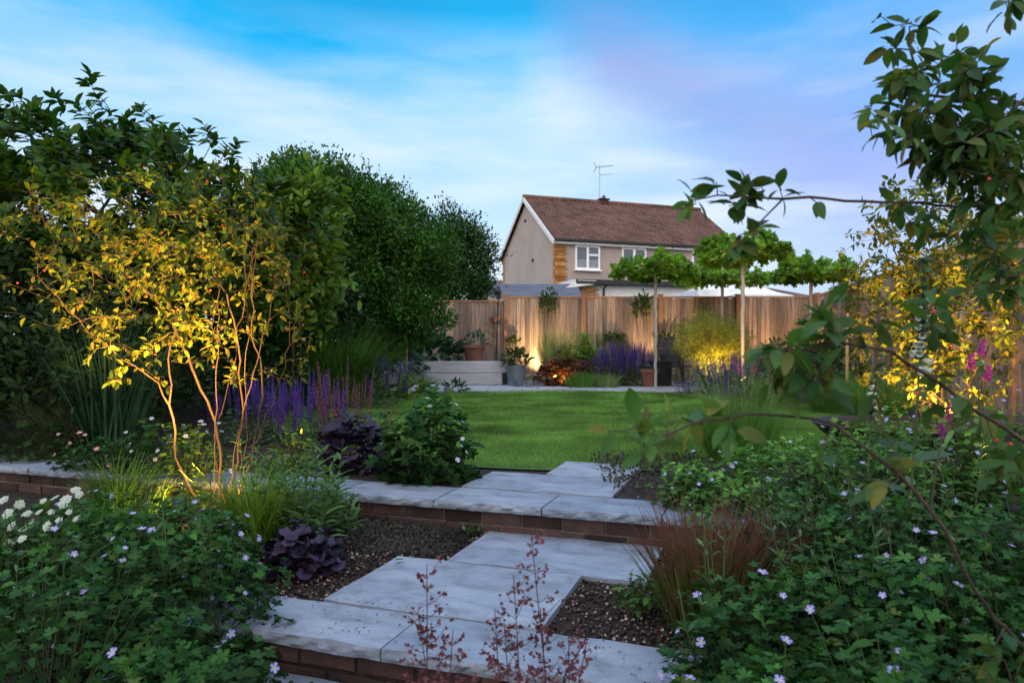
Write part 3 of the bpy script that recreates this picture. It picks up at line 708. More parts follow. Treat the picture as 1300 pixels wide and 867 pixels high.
# barge boards and eaves
for x in (-.17, HL+.17):
    for sg in (0, 1):
        mb = MB(); y_e = -.26 if sg == 0 else HD+.26; ze = EAVE-(RIDGE-EAVE)*.26/(HD/2)
        mb.bar((x, y_e, ze-.03), (x, HD/2, RIDGE-.06), .04, .17); mb.build('barge_board', M['white'], hs)
mb = MB(); mb.box((HL/2, -.20, EAVE-.14), (HL+.3, .03, .16)); mb.box((HL/2, -.1, EAVE-.225), (HL+.3, .2, .02)); mb.build('fascia', M['white'], hs)
mb = MB(); mb.box((HL/2, -.275, EAVE-.085), (HL+.3, .11, .085)); mb.build('gutter', M['black'], hs)
mb = MB(); mb.tube([(5.05, -.25, EAVE-.1), (5.05, -.06, EAVE-.35), (5.05, -.06, gz+.1)], .04, 8); mb.build('drainpipe', M['black'], hs)
def window(x0, x1, z0, z1, mull, trans):
    mb = MB(); fw = .07; y = -.03; d = .09
    mb.box(((x0+x1)/2, y, z0+fw/2), (x1-x0, d, fw)); mb.box(((x0+x1)/2, y, z1-fw/2), (x1-x0, d, fw))
    for x in (x0+fw/2, x1-fw/2, x0+(x1-x0)*mull): mb.box((x, y, (z0+z1)/2), (fw if x != x0+(x1-x0)*mull else .1, d-.006, z1-z0-2*fw))
    xm = x0+(x1-x0)*mull
    if trans: mb.box(((xm+x1)/2-.01, y-.002, z1-.36), (x1-xm-fw-.06, d-.01, .08))
    fr = mb.build('window', M['upvc'], hs, bevel=.006)
    g = MB(); g.add([(x0+.03, -.028, z0+.03), (x1-.03, -.028, z0+.03), (x1-.03, -.028, z1-.03), (x0+.03, -.028, z1-.03)], [(0, 1, 2, 3)]); g.build('pane', M['glass'], fr)
    g = MB(); n = 40
    xs = np.linspace(x0+.07, x1-.07, n); v = [(x, -.012+.008*math.sin(i*1.9), z0+.07) for i, x in enumerate(xs)]+[(x, -.012+.008*math.sin(i*1.9), z0+(z1-z0)*.42) for i, x in enumerate(xs)]
    g.add(v, [(i, i+1, n+i+1, n+i) for i in range(n-1)]); g.build('curtain', M['curtain'], fr)
    g = MB(); g.add([(x0+.05, -.006, z0+.05), (x1-.05, -.006, z0+.05), (x1-.05, -.006, z1-.05), (x0+.05, -.006, z1-.05)], [(0, 1, 2, 3)]); g.build('blind', plain_dim, fr)
    s = MB(); s.box(((x0+x1)/2, -.08, z0-.03), (x1-x0+.1, .16, .05)); s.build('sill', M['upvc'], fr)
plain_dim = plain('room_behind', (.22, .29, .42), .6)
window(.82, 1.88, 3.80, 4.74, .5, True); window(2.85, 3.95, 3.80, 4.74, .5, True); window(6.1, 7.1, 3.80, 4.74, .5, True)
# chimney stub and aerial
mb = MB(); 
for c in range(7): mb.box((3.62, HD/2, RIDGE-.35+c*.075), (.36, .34, .068))
mb.box((3.62, HD/2, RIDGE+.17), (.46, .44, .06)); mb.build('chimney', M['brick'], hs)
mb = MB(); mb.lathe([(.08, 0), (.085, .04), (.07, .15), (.08, .16), (.06, .165)], 14, (3.66, HD/2, RIDGE+.19)); mb.build('chimney_pot', M['terracotta'], hs)
ae = thing('television_aerial', 'grey television aerial on a pole above the house chimney', 'aerial', tuple(HC+np.array([math.cos(HR)*3.44-math.sin(HR)*HD/2, math.sin(HR)*3.44+math.cos(HR)*HD/2, RIDGE+.2])), HR-.45)
mb = MB(); mb.tube([(0, 0, -.1), (0, 0, 1.50)], .028, 8); mb.build('mast', M['alu'], ae)
mb = MB(); mb.tube([(-.18, 0, 1.40), (.62, 0, 1.46)], .014, 6)
for i in range(11): mb.tube([(-.02+i*.06, -.14+.004*i, 1.41+i*.004), (-.02+i*.06, .14-.004*i, 1.41+i*.004)], .008, 5); mb.tube([(-.02+i*.06, 0, 1.36+i*.004), (-.02+i*.06, 0, 1.46+i*.004)], .006, 4)
for k in range(-4, 5): mb.tube([(-.12-.03*abs(k), -.2, 1.40+k*.045), (-.12-.03*abs(k), .2, 1.40+k*.045)], .008, 4)
mb.build('antenna_head', M['alu'], ae)
mb = MB(); mb.tube([(0, 0, 1.05), (.55, 0, 1.08)], .012, 5)
for i in range(5): mb.tube([(.08+i*.11, -.16, 1.055+i*.006), (.08+i*.11, .16, 1.055+i*.006)], .007, 4)
mb.build('antenna_arm', M['alu'], ae)
# garage with flat roof, in front of the house
gp = B(733, 24.0); ga = thing('garage', 'flat roofed white garage with a brick end beside the house', 'garage', (gp[0], gp[1], 0), HR-.06)
zt = H+(440-375)/F*24+.13
mb = MB(); mb.box((2.2, 1.4, (zt+.25+gz)/2), (4.05, 2.8, zt+.25-gz)); mb.build('wall', M['white'], ga)
mb = MB()
for c in range(48): 
    z = gz+.04+c*.075
    if z < zt+.22:
        for k in range(3): mb.box((.02+k*.225+(.11 if c % 2 else 0)+.1, -.012, z), (.215, .05, .066))
        for k in range(12): mb.box((.14, .06+k*.225+(.11 if c % 2 else 0), z), (.06, .215, .066))
mb.build('brick_end', M['brickside'], ga)
mb = MB(); mb.box((2.2, 1.3, zt+.33), (4.75, 3.2, .14)); mb.build('roof', M['felt'], ga)
mb = MB(); mb.box((2.2, -.335, zt+.29), (4.75, .025, .10)); mb.build('gutter', M['black'], ga)
mb = MB(); mb.bar((-.20, 0-.3, zt+.28), (-.20, 2.8, zt+.28), .05, .22); mb.add([(-.62, -.34, zt+.06), (.55, -.34, zt+.24), (.55, -.34, zt+.36), (-.1, -.34, zt+.36)], [(0, 1, 2, 3)]); mb.build('fascia', M['white'], ga)
mb = MB(); mb.tube([(.95, -.28, zt+.22), (.95, -.06, zt+.1), (.95, -.06, gz+.1)], .035, 8); mb.build('drainpipe', M['black'], ga)
mb = MB()
for x0 in (1.5, 2.7): mb.box((x0+.5, -.02, zt-.18), (1.0, .06, .10))
mb.build('window', M['upvc'], ga)
# slate lean-to roof left of the garage
lp = B(626, 22.5); le = thing('outhouse', 'low outhouse with blue grey slate roof left of the garage', 'outbuilding', (lp[0], lp[1], 0), .0)
z_e, z_r = H+(440-379)/F*22.5, H+(440-361)/F*24.3
mb = MB(); mb.box((1.35, 1.1, (z_e-.1+gz)/2), (2.6, 2.0, z_e-.1-gz)); mb.build('wall', M['render'], le)
mb = MB()
for c in range(9):
    f0, f1 = c/9, (c+1)/9
    mb.add([(-.1, f0*1.8-.2, z_e+(z_r-z_e)*f0+.02), (2.85, f0*1.8-.2, z_e+(z_r-z_e)*f0+.02), (2.85, f1*1.8-.2, z_e+(z_r-z_e)*f1), (-.1, f1*1.8-.2, z_e+(z_r-z_e)*f1)], [(0, 1, 2, 3)])
    mb.add([(-.1, f0*1.8-.2, z_e+(z_r-z_e)*f0-.01), (2.85, f0*1.8-.2, z_e+(z_r-z_e)*f0-.01), (2.85, f0*1.8-.2, z_e+(z_r-z_e)*f0+.02), (-.1, f0*1.8-.2, z_e+(z_r-z_e)*f0+.02)], [(0, 1, 2, 3)])
mb.build('roof', M['slate'], le)
def bungalow(label, px0, px1, pyr, pye, Y, chim=None, rz=0.0, wallm='render', roofm='tile'):
    p = B(px0, Y); wd = (px1-px0)/F*Y; zr = H+(440-pyr)/F*Y; ze = H+(440-pye)/F*Y
    h_ = thing('bungalow', label, 'house', (p[0], p[1], 0), rz)
    mb = MB(); mb.add([(0, 0, gz), (wd, 0, gz), (wd, 6, gz), (0, 6, gz), (0, 0, ze), (wd, 0, ze), (wd, 6, ze), (0, 6, ze), (0, 3, zr-.05), (wd, 3, zr-.05)], [(0, 1, 5, 4), (1, 2, 6, 9, 5), (2, 3, 7, 6), (3, 0, 4, 8, 7)]); mb.build('wall', M[wallm], h_)
    r_ = MB(); r_.bar((wd/2, -.3, ze-.1), (wd/2, 3, zr), wd+.4, .08); r_.bar((wd/2, 6.3, ze-.1), (wd/2, 3, zr+.002), wd+.4, .08); ro = r_.build('roof', M[roofm], h_)
    w_ = MB()
    for q in (.25, .7): w_.box((wd*q, -.02, (gz+ze)/2+.2), (1.2, .06, 1.1))
    w_.build('window', M['upvc'], h_)
    if chim:
        c_ = MB(); c_.box((wd*chim, 3, zr+.35), (.6, .6, 1.0)); c_.box((wd*chim, 3, zr+.88), (.7, .7, .08)); c_.lathe([(.1, 0), (.11, .3), (.08, .31)], 12, (wd*chim, 3, zr+.92)); c_.build('chimney', M['quoin'], ro)
    return h_
# far roof with a chimney, seen through the marquee gap: gable faces right
fp = B(985, 46.0); zr = H+(440-354)/F*46; ze = H+(440-378)/F*46
bh = thing('bungalow', 'far house roof with a brick chimney beyond the white canopy', 'house', (fp[0], fp[1], 0), .0)
mb = MB(); mb.box((-.6, 4, (ze+gz)/2), (7.0, 8, ze-gz)); mb.build('wall', M['render'], bh)
mb = MB(); mb.add([(-4.6, -.3, ze-.1), (3.4, -.3, ze-.1), (-4.6, 8.3, ze-.1), (3.4, 8.3, ze-.1), (-2.6, 4, zr), (-.4, 4, zr)], [(0, 1, 5, 4), (1, 3, 5), (3, 2, 4, 5), (2, 0, 4)]); ro = mb.build('roof', M['tile'], bh)
mb = MB(); mb.box((-.25, 3.0, zr+.05), (.75, .6, 1.0)); mb.box((-.25, 3.0, zr+.6), (.9, .75, .12)); mb.build('chimney', M['quoin'], ro)
bungalow('distant bungalow roof just above the fence left of the house', 596, 640, 352, 366, 52.0)
# white canopy tents
def canopy(label, px0, px1, pytop, pye, Y):
    p = B((px0+px1)/2, Y); hw = (px1-px0)/F*Y/2; zt_ = H+(440-pytop)/F*Y; ze_ = H+(440-pye)/F*Y
    c_ = thing('garden_canopy', label, 'canopy', (p[0], p[1], 0), .12)
    mb = MB(); k = [(-hw, -hw), (hw, -hw), (hw, hw), (-hw, hw)]
    N = 8; vs = []; fs = []
    for e in range(4):
        a_, b_ = np.array(k[e]), np.array(k[(e+1) % 4]); b0 = len(vs)
        for j in range(N+1):
            f = j/N
            for i in range(N+1):
                q = (a_+(b_-a_)*i/N)*(1-f); sag = -.10*math.sin(PI*f)*(1)-.05*(1-f)*math.sin(PI*i/N); vs.append((q[0], q[1], ze_+(zt_-ze_)*f+sag))
        for j in range(N):
            for i in range(N): fs.append((b0+j*(N+1)+i, b0+j*(N+1)+i+1, b0+(j+1)*(N+1)+i+1, b0+(j+1)*(N+1)+i))
        vs += [(a_[0], a_[1], ze_-.25), (b_[0], b_[1], ze_-.25)]; fs.append((len(vs)-2, len(vs)-1, b0+N, b0))
    mb.add(vs, fs); mb.build('canopy_roof', M['canvas'], c_)
    for q in k:
        m2 = MB(); m2.tube([(q[0]*.97, q[1]*.97, gz), (q[0]*.97, q[1]*.97, ze_)], .03, 8); m2.build('pole', M['alu'], c_)
canopy('white canvas canopy top showing above the fence beside the second umbrella tree trunk', 868, 955, 350, 371, 22.0)
canopy('white canvas canopy top, the right one with a slope falling to the right', 915, 990, 354, 377, 20.5)
# low building at the far right
rb_ = np.array([8.0, 13.2, 0]); rbh = thing('outbuilding', 'grey flat roofed outbuilding above the right fence, partly hidden by leaves', 'outbuilding', (rb_[0], rb_[1], 0), math.atan2(-1, -.21))
mb = MB(); mb.box((3, 2, 1.0), (6, 4, 2.62)); mb.build('wall', M['render'], rbh)
mb = MB(); mb.box((3, 2.0, 2.50), (6.5, 4.6, .16)); mb.build('roof', M['slate'], rbh)
mb = MB(); mb.box((3, -.31, 2.5), (6.54, .03, .10)); mb.build('fascia', M['white'], rbh)
mb = MB(); mb.box((3, -.36, 2.33), (6.5, .1, .08)); mb.build('gutter', M['black'], rbh)
mb = MB(); mb.box((2.4, -.02, 1.75), (1.8, .07, .9)); mb.build('window', M['upvc'], rbh)
mb = MB(); mb.box((2.4, -.06, 1.75), (1.62, .02, .74)); mb.build('pane', M['glass'], rbh)

# ================================================================== things in the garden
# grey timber raised bed
rb0 = np.array([-1.86, 14.35, 0]); sb = thing('raised_bed', 'grey timber sleeper raised bed in front of the back fence', 'raised bed', tuple(rb0))
for i, (x0, x1) in enumerate(((-.9, 1.66), (-.9, 1.78))):
    mb = MB(); mb.box(((x0+x1)/2, 0, .03+.24*i+.115), (x1-x0, .12, .232)); mb.build('sleeper', M['sleeper'], sb, bevel=.008)
    mb = MB(); mb.box((x1-.062, .72, .03+.24*i+.115), (.12, 1.31, .23)); mb.build('sleeper', M['sleeper'], sb, bevel=.008)
mb = MB(); mb.box((.4, .72, .22), (2.5, 1.3, .4)); mb.build('soil_fill', M['soil'], sb)
def pot(name, label, loc, r0, r1, h, mat, soil=True, rim=True):
    t_ = thing(name, label, 'plant pot', tuple(loc))
    pr = [(0, 0), (r0, 0), (r0+(r1-r0)*.5, h*.5), (r0+(r1-r0)*.82, h*.80)]
    pr += [(r1*1.08, h*.81), (r1*1.10, h), (r1*.95, h), (r1*.88, h*.8)] if rim else [(r1, h), (r1*.93, h), (r1*.9, h*.8)]
    mb = MB(); mb.lathe(pr, 28); mb.build('pot_body', mat, t_, smooth=False)
    mb = MB(); mb.lathe([(r1*.89, h*.86), (0, h*.90)], 20); mb.build('soil_fill', M['soil'], t_)
    return t_
def podplant(t_, name, n, c, r, size, mat, tpl=OVAL, up=.3):
    L = Leaves(); p, d = ell_points(n, c, r, .2, -.5); L.add(p, nrm(d+rdir(len(p))*.6+np.array([0, 0, up])), nrm(np.array([0, 0, 1.])+rng.normal(0, .4, (len(p), 3))), size*rng.uniform(.6, 1.2, len(p)), tpl); return L.build(name, mat, t_)
q = B(602, 14.75, .48); pot('terracotta_pot', 'terracotta pot with a straggly plant standing on the timber raised bed', q, .16, .235, .36, M['terracotta'])
ph = thing('potted_plant', 'straggly green plant growing in the terracotta pot on the raised bed', 'plant', (q[0], q[1], q[2]+.3))
podplant(ph, 'foliage', 110, (.1, 0, .16), (.26, .2, .2), .10, M['veg'])
q = B(655, 14.25); pot('planter', 'blue grey glazed planter standing left of the glowing maroon shrub', q, .17, .2, .42, M['bluepot'], rim=False)
ph = thing('potted_plant', 'dark leaved plant in the blue grey planter', 'plant', (q[0], q[1], .38)); podplant(ph, 'foliage', 160, (0, 0, .14), (.3, .25, .2), .13, M['ivy'])
q = B(645, 14.5); cbx = thing('compost_bin', 'small black slatted bin against the end of the raised bed', 'bin', (q[0], q[1], 0))
mb = MB()
for k in range(5): mb.box((0, 0, .06+k*.095), (.26, .3, .082))
mb.build('bin_body', M['black'], cbx, bevel=.005); mb = MB(); mb.box((0, 0, .52), (.29, .33, .03)); mb.build('lid', M['black'], cbx, bevel=.006)
q = B(824, 13.75); tp = pot('terracotta_pot', 'terracotta pot at the right end of the violet salvias', q, .12, .17, .36, M['terracotta'])
ph = thing('potted_plant', 'low grey green plant in the terracotta pot by the salvias', 'plant', (q[0], q[1], .30)); podplant(ph, 'foliage', 90, (0, 0, .05), (.16, .16, .09), .06, M['sage'])
q = B(838, 14.1); pl = thing('planter', 'black square planter behind the terracotta pot', 'plant pot', (q[0], q[1], 0), .1)
mb = MB(); mb.box((0, 0, .26), (.36, .36, .52)); mb.box((0, 0, .50), (.41, .41, .05)); mb.build('pot_body', M['black'], pl, bevel=.008)
# lantern hook
q = B(633, 15.2, .42); sh = thing('lantern_hook', 'thin black metal pole with a lantern head in front of the left fence', 'lantern', tuple(q))
mb = MB(); mb.tube([(-.06, 0, 0), (-.03, 0, .8), (0, 0, 1.44)], .013, 8); mb.tube([(0, 0, .62), (-.05, 0, .68), (-.12, 0, .67)], .008, 6); mb.build('pole', M['black'], sh)
mb = MB(); mb.lathe([(0, 1.40), (.05, 1.41), (.065, 1.44), (.045, 1.46), (.055, 1.56), (.085, 1.57), (.03, 1.64), (.012, 1.70), (0, 1.71)], 12); mb.build('lantern_head', M['black'], sh)
hp = pot('hanging_pot', 'small brown pot hung on the left fence beside the lantern pole', B(629, 15.70, 1.34), .07, .11, .13, M['terracotta'])
# canes
for (px, py0, py1, Y) in ((538, 372, 470, 14.2), (516, 432, 476, 13.0), (480, 440, 480, 12.0), (1075, 395, 500, 9.0)):
    a_ = A(px, py1, Y); b_ = A(px+1, py0, Y); c_ = thing('garden_cane', {538: 'tall thin bamboo cane standing by the left end of the back fence', 516: 'short bamboo cane in the planting left of the raised bed', 480: 'short pale stake among the violet spikes on the left', 1075: 'wooden stake among the plants before the right fence'}[px], 'cane', tuple(a_))
    mb = MB(); l = b_-a_; mb.tube([(0, 0, -.2), tuple(l*.5), tuple(l)], .011 if px < 1000 else .02, 8); mb.build('cane', M['bamboo'], c_)
# dark garden chair
q = B(866, 13.9); ch = thing('garden_chair', 'dark reclined garden chair facing the lawn near the glowing fennel', 'chair', (q[0], q[1], .02), .55)
for x in (-.24, .24):
    for (y0, y1) in ((-.26, -.26), (.22, .26)):
        mb = MB(); mb.bar((x, y0, 0), (x, y1, .40 if y0 < 0 else .58), .04, .04); mb.build('leg', M['dark'], ch)
    mb = MB(); mb.bar((x*1.1, -.28, .58), (x*1.1, .34, .60), .05, .03); mb.bar((x*1.1, -.26, .38), (x*1.1, -.26, .58), .035, .035); mb.build('armrest', M['dark'], ch)
mb = MB()
for k in range(7): mb.box((0, -.24+k*.078, .40-.004*k), (.52, .07, .025))
mb.build('seat', M['dark'], ch, bevel=.004)
mb = MB()
for k in range(8): f = k/7; mb.box((0, .27+.22*f, .42+.52*f), (.50, .024, .066), np.array(Matrix.Rotation(-.4, 3, 'X')))
for x in (-.25, .25): mb.bar((x, .25, .36), (x, .51, .99), .035, .03)
mb.build('backrest', M['dark'], ch)
# water bowl
q = B(1140, 5.3); wb = thing('water_bowl', 'wide dark steel bowl full of water beside the lawn on the right', 'water bowl', tuple(q))
mb = MB(); mb.lathe([(.0, .0), (.30, .0), (.42, .06), (.54, .15), (.585, .205), (.60, .21), (.60, .222), (.575, .222), (.53, .16), (.40, .07), (0, .03)], 64); mb.build('bowl', M['corten'], wb, smooth=True)
mb = MB(); mb.lathe([(.562, .203), (0, .203)], 64); mb.build('water', M['water'], wb)
# stones
for i, (px, py, Y, r) in enumerate(((1180, 598, 4.55, .07), (1196, 592, 4.7, .06), (1208, 600, 4.5, .055), (1062, 562, 5.6, .08), (1078, 560, 5.7, .06))):
    me = bpy.data.meshes.new('rock'); import bmesh; bm = bmesh.new(); bmesh.ops.create_icosphere(bm, subdivisions=3, radius=r)
    for v_ in bm.verts:
        c_ = v_.co/r; k = 1+.16*math.sin(3*c_.x+i)*math.sin(4*c_.y+2*i)+.08*math.sin(7*c_.z+i); v_.co = Vector((c_.x*1.3, c_.y, c_.z*.72))*r*k
    for f_ in bm.faces: f_.smooth = True
    bm.to_mesh(me); bm.free(); me.materials.append(M['rock']); p_ = B(px, Y, .035)
    o = link('rock', me, None, tuple(p_), (0, 0, i*1.3)); tag(o, ['beige rounded stone at the left of the little stone pile by the bowl', 'beige stone at the back of the little stone pile by the bowl', 'small beige stone at the right of the little stone pile by the bowl', 'grey stone at the left foot of the water bowl', 'small grey stone just right of the other one under the bowl rim'][i], 'stone', 'stones around the water bowl')
# ================================================================== plant generators
def flower_mesh(name, mat, r=.0145, petals=5, cup=.25, w=.6, tpl=None):
    a = np.arange(petals)*2*PI/petals; d = np.stack([np.cos(a), np.sin(a), np.full(petals, cup)], 1)
    n_ = np.stack([-np.cos(a)*cup, -np.sin(a)*cup, np.ones(petals)], 1)
    d += rng.normal(0, .06, d.shape); v, f = leaves(np.zeros((petals, 3)), d, n_, r*rng.uniform(.9, 1.1, petals), tpl or petal_tpl()); me = npmesh(name, v, f, mat)
    me.materials.append(M['white_petal']); me.polygons.foreach_set('material_index', ((np.arange(len(f)) % 8) < 2).astype(np.int32) if tpl is None else np.zeros(len(f), np.int32)); return me
FL = {'lilac': flower_mesh('lilac_flower', M['lilac']), 'pale': flower_mesh('pale_flower', M['palelilac'], .017), 'pink': flower_mesh('pink_flower', M['pink'], .018),
      'whitef': flower_mesh('white_flower', M['white_petal'], .016)}
def place(mesh, name, par, pts, d=None, sc=(.6, 1.05)):
    for i, p in enumerate(pts):
        dv = Vector((0, 0, 1.)) if d is None else Vector(tuple(d[i]))
        e = dv.to_track_quat('Z', 'Y'); e = (e.to_matrix() @ Matrix.Rotation(rng.uniform(0, 6), 3, 'Z')).to_euler()
        link(name, mesh, par, tuple(p), e, float(rng.uniform(*sc)))
def stems_to(par, pts, r=.0016, mat='stem', root=.12, name='stem_bunch', k=3):
    T = Tubes()
    for p in pts:
        b = np.array([p[0]*root+rng.normal(0, .02), p[1]*root+rng.normal(0, .02), 0]); mid = b*.45+np.array(p)*.55+np.array([0, 0, .06*abs(p[2])])+rng.normal(0, .008, 3)
        T.add(resample([b, mid, p], .06), np.linspace(r*1.3, r*.8, len(resample([b, mid, p], .06))), k)
    return T.build(name, M[mat], par)
def mound(par, n, r, h, size, mat, tpl=LOBED, shell=.55, up=.7, side=.7, droop=.15, name='foliage', z0=0.02, bumps=.14):
    p, d = ell_points(n, (0, 0, z0+h*.1), (r[0], r[1], h*.9), shell, -.25, bumps); p[:, 2] = np.maximum(p[:, 2], .012)
    hz = nrm(np.stack([d[:, 0], d[:, 1], np.zeros(len(d))], 1)+rng.normal(0, .6, (len(d), 3))*np.array([1, 1, .3]))
    dr = nrm(hz+np.array([0, 0, -droop])+d*.2); nn = nrm(d*side+np.array([0, 0, up])+rng.normal(0, .48, p.shape))
    L = Leaves(); sz = size*rng.uniform(.55, 1.3, len(p)); u_ = rng.uniform(0, 1, len(p))
    for lo_, hi_, tp_ in (((0, .5, tpl), (.5, .82, LOBED_B), (.82, 1, SMALL)) if tpl is LOBED else ((0, 1, tpl),)):
        m_ = (u_ >= lo_) & (u_ < hi_); L.add((p-dr*size*.4)[m_], dr[m_], nn[m_], sz[m_], tp_)
    return L.build(name, M[mat], par), p, d
def geranium(loc, r, h, n, size, label, group=None, nf=10, fl='lilac', mat='gran', tpl=LOBED, name='geranium', fout=1.08, tops=True, zmin=.1):
    t_ = thing(name, label, 'flowering plant', loc, rng.uniform(0, 6) if r[0] == r[1] else 0, group)
    o, p, d = mound(t_, n, r, h, size, mat, tpl)
    stems_to(t_, p[rng.choice(len(p), min(len(p), 90), False)], .0017)
    if nf:
        fp, fd = ell_points(nf*3, (0, 0, h*.1), (r[0]*fout, r[1]*fout, h*.95*fout), .9, zmin, .1); fp, fd = fp[:nf], fd[:nf]
        fp[:, 2] += rng.uniform(0, .04, len(fp))
        stems_to(t_, fp, .0012, 'stem', .4, 'flower_stem')
        place(FL[fl], 'flower', t_, fp, nrm(fd+np.array([0, -.5, .5])+rng.normal(0, .3, fp.shape)))
    return t_
def spike_mesh(name, mat, h=.2, r=.012, whorls=15, per=6, size=.013, tip=.25, tpl=DIA):
    L = Leaves(); pos, dr = [], []
    for i in range(whorls):
        f = i/(whorls-1); z = h*(f**.95); rr = r*(1-(1-tip)*f**1.5)
        a = rng.uniform(0, 6)+np.arange(per)*2*PI/per+rng.normal(0, .25, per)
        for q in a: pos.append((rr*.35*math.cos(q), rr*.35*math.sin(q), z+rng.normal(0, h*.015))); dr.append((math.cos(q), math.sin(q), .65+rng.normal(0, .3)))
    sz = np.repeat(size*(1-.55*np.linspace(0, 1, whorls)**1.5), per)
    L.add(np.array(pos), np.array(dr), nrm(rng.normal(size=(len(pos), 3))*.5+np.array([0, 0, 1.])), sz*rng.uniform(.7, 1.2, len(pos)), T_dia(.38, .12))
    T = Tubes(); T.add([(0, 0, -h*.35), (0, 0, h*.5), (0, 0, h)], [.0016, .0014, .0008], 4)
    v = np.concatenate(L.v+T.v); f = np.concatenate(L.f); f2 = np.concatenate([np.stack([q[:, 0], q[:, 1], q[:, 2]], 1) for q in T.f]+[np.stack([q[:, 0], q[:, 2], q[:, 3]], 1) for q in T.f])+L.n
    return npmesh(name, v, np.concatenate([f, f2]), mat)
SP = {'violet': [spike_mesh('violet_spike', M['violet'], h, .015, 17, 7, .017) for h in (.16, .20, .24)],
      'dusky': [spike_mesh('dusky_spike', M['pinkspike'], h, .012, 18, 6, .011) for h in (.20, .26)],
      'cat': [spike_mesh('catmint_spike', M['lilac'], h, .010, 9, 5, .010) for h in (.08, .11)],
      'lupin': [spike_mesh('pale_spike', M['hakone'], h, .020, 16, 8, .022) for h in (.22, .28)],
      'magenta': [spike_mesh('magenta_spike', M['magenta'], h, .026, 11, 8, .028, .35) for h in (.10, .13)],
      'green': [spike_mesh('green_spike', M['lowgrass'], h, .010, 12, 5, .012) for h in (.12, .16)]}
def spiky(loc, r, hleaf, htop, nsp, label, group=None, kind='violet', name='salvia', nl=700, size=.05, mat='sage', spread=.25, cat='flowering plant', sc=(.6, 1.2)):
    t_ = thing(name, label, cat, loc, 0, group)
    mound(t_, nl, r, hleaf, size, mat, LANCE, .3, .6, .4, -.3)
    b = disc(nsp, 1.0)*np.array([r[0]*.9, r[1]*.9, 0]); tops = b*(1+spread); k = 1-.22*np.hypot(b[:, 0]/r[0], b[:, 1]/r[1])
    tops[:, :2] += rng.normal(0, .035, (nsp, 2))*htop/.6; tops[:, 2] = htop*k*rng.uniform(.55, 1.03, nsp); T = Tubes()
    for a_, c_ in zip(b, tops): T.add(resample([a_+np.array([0, 0, .02]), (a_+c_)/2+rng.normal(0, .01, 3), c_], .08), .0022, 3)
    T.build('stem_bunch', M['stem'], t_)
    ms = SP[kind]
    for a_, c_ in zip(b, tops):
        dv = Vector(tuple(c_-a_))+Vector((0, 0, .25)); e = dv.to_track_quat('Z', 'Y').to_euler(); m_ = ms[rng.integers(len(ms))]; s_ = float(rng.uniform(*sc))
        zl = .16*s_; link('flower_spike', m_, t_, tuple(c_-np.array(nrm(np.array(dv)))*zl), e, s_)
    return t_
def tuft(loc, n, r, L, w, lean, droop, mat, label, name='ornamental_grass', group=None, seg=5, cat='grass clump', seeds=0, seedmat='straw', **kw):
    t_ = thing(name, label, cat, loc, 0, group); grass(t_, 'blade_tuft', M[mat], n, r, L, w, lean, droop, seg, **kw)
    if seeds:
        b = disc(seeds, r*.7); az = np.arctan2(b[:, 1], b[:, 0])+rng.normal(0, .5, seeds)
        v, f = blades(b, L*rng.uniform(1.1, 1.45, seeds), lean*rng.uniform(.3, .9, seeds), az, np.full(seeds, .0025), droop*.6*rng.uniform(.3, 1, seeds), 6)
        link('seed_stalk_bunch', npmesh('seed_stalks', v, f, M[seedmat]), t_)
        Lf = Leaves(); V3 = v.reshape(seeds, 7, 2, 3).mean(2)
        for k in range(26):
            f_ = rng.uniform(3.6, 6, seeds); i0 = np.minimum(f_.astype(int), 5); fr = (f_-i0)[:, None]; p = V3[np.arange(seeds), i0]*(1-fr)+V3[np.arange(seeds), i0+1]*fr
            Lf.add(p, nrm(rdir(seeds)*.7+np.array([0, 0, .5])), rdir(seeds), .016*rng.uniform(.5, 1.2, seeds), SLIM)
        Lf.build('seed_head_haze', M[seedmat], t_)
    return t_
def heuchera(loc, r, h, n, size, label, mat='heuchera', stalks=0, sh=.5, group=None, name='heuchera', tpl=ROUND):
    t_ = thing(name, label, 'foliage plant', loc, 0, group); o, p, d = mound(t_, n, r, h, size, mat, tpl, .5, .8, .6, .25)
    stems_to(t_, p[:40], .0016, 'redstem')
    for _ in range(stalks): stalk(t_, rng.normal(0, r[0]*.3, 2), sh*rng.uniform(.75, 1.1), rng.normal(0, .08, 2))
    return t_
def stalk(par, xy, h, lean, nb=13, bell=.0062, start=.45):
    """airy maroon flower stalk with side branchlets of tiny bells"""
    T = Tubes(); L = Leaves(); b = np.array([xy[0], xy[1], 0.]); top = b+np.array([lean[0], lean[1], h])
    P = resample([b, (b+top)/2+np.append(rng.normal(0, .015, 2), 0), top], .03); T.add(P, np.linspace(.0021, .0009, len(P)), 4)
    for i in range(nb):
        f = start+(1-start)*(i+.5)/nb; q = P[int(f*(len(P)-1))]; a = i*2.4+rng.normal(0, .4); l = (.055*(1-.55*(f-start)/(1-start)))*rng.uniform(.7, 1.25)
        e = q+np.array([math.cos(a)*l, math.sin(a)*l, l*.75]); m_ = (q+e)/2+np.array([0, 0, -l*.12]); T.add([q, m_, e], [.0009, .0008, .0006], 3)
        for j in range(rng.integers(3, 7)):
            g = q+(e-q)*rng.uniform(.4, 1.1)+rng.normal(0, .006, 3); k = 5
            L.add(np.repeat(g[None], k, 0), nrm(rng.normal(0, .5, (k, 3))+np.array([0, 0, -.6])), rdir(k), bell*rng.uniform(.8, 1.3, k), T_dia(.42, .25))
    o = T.build('flower_stalk', M['redstem'], par); L.build('blossom', M['bell'], o)
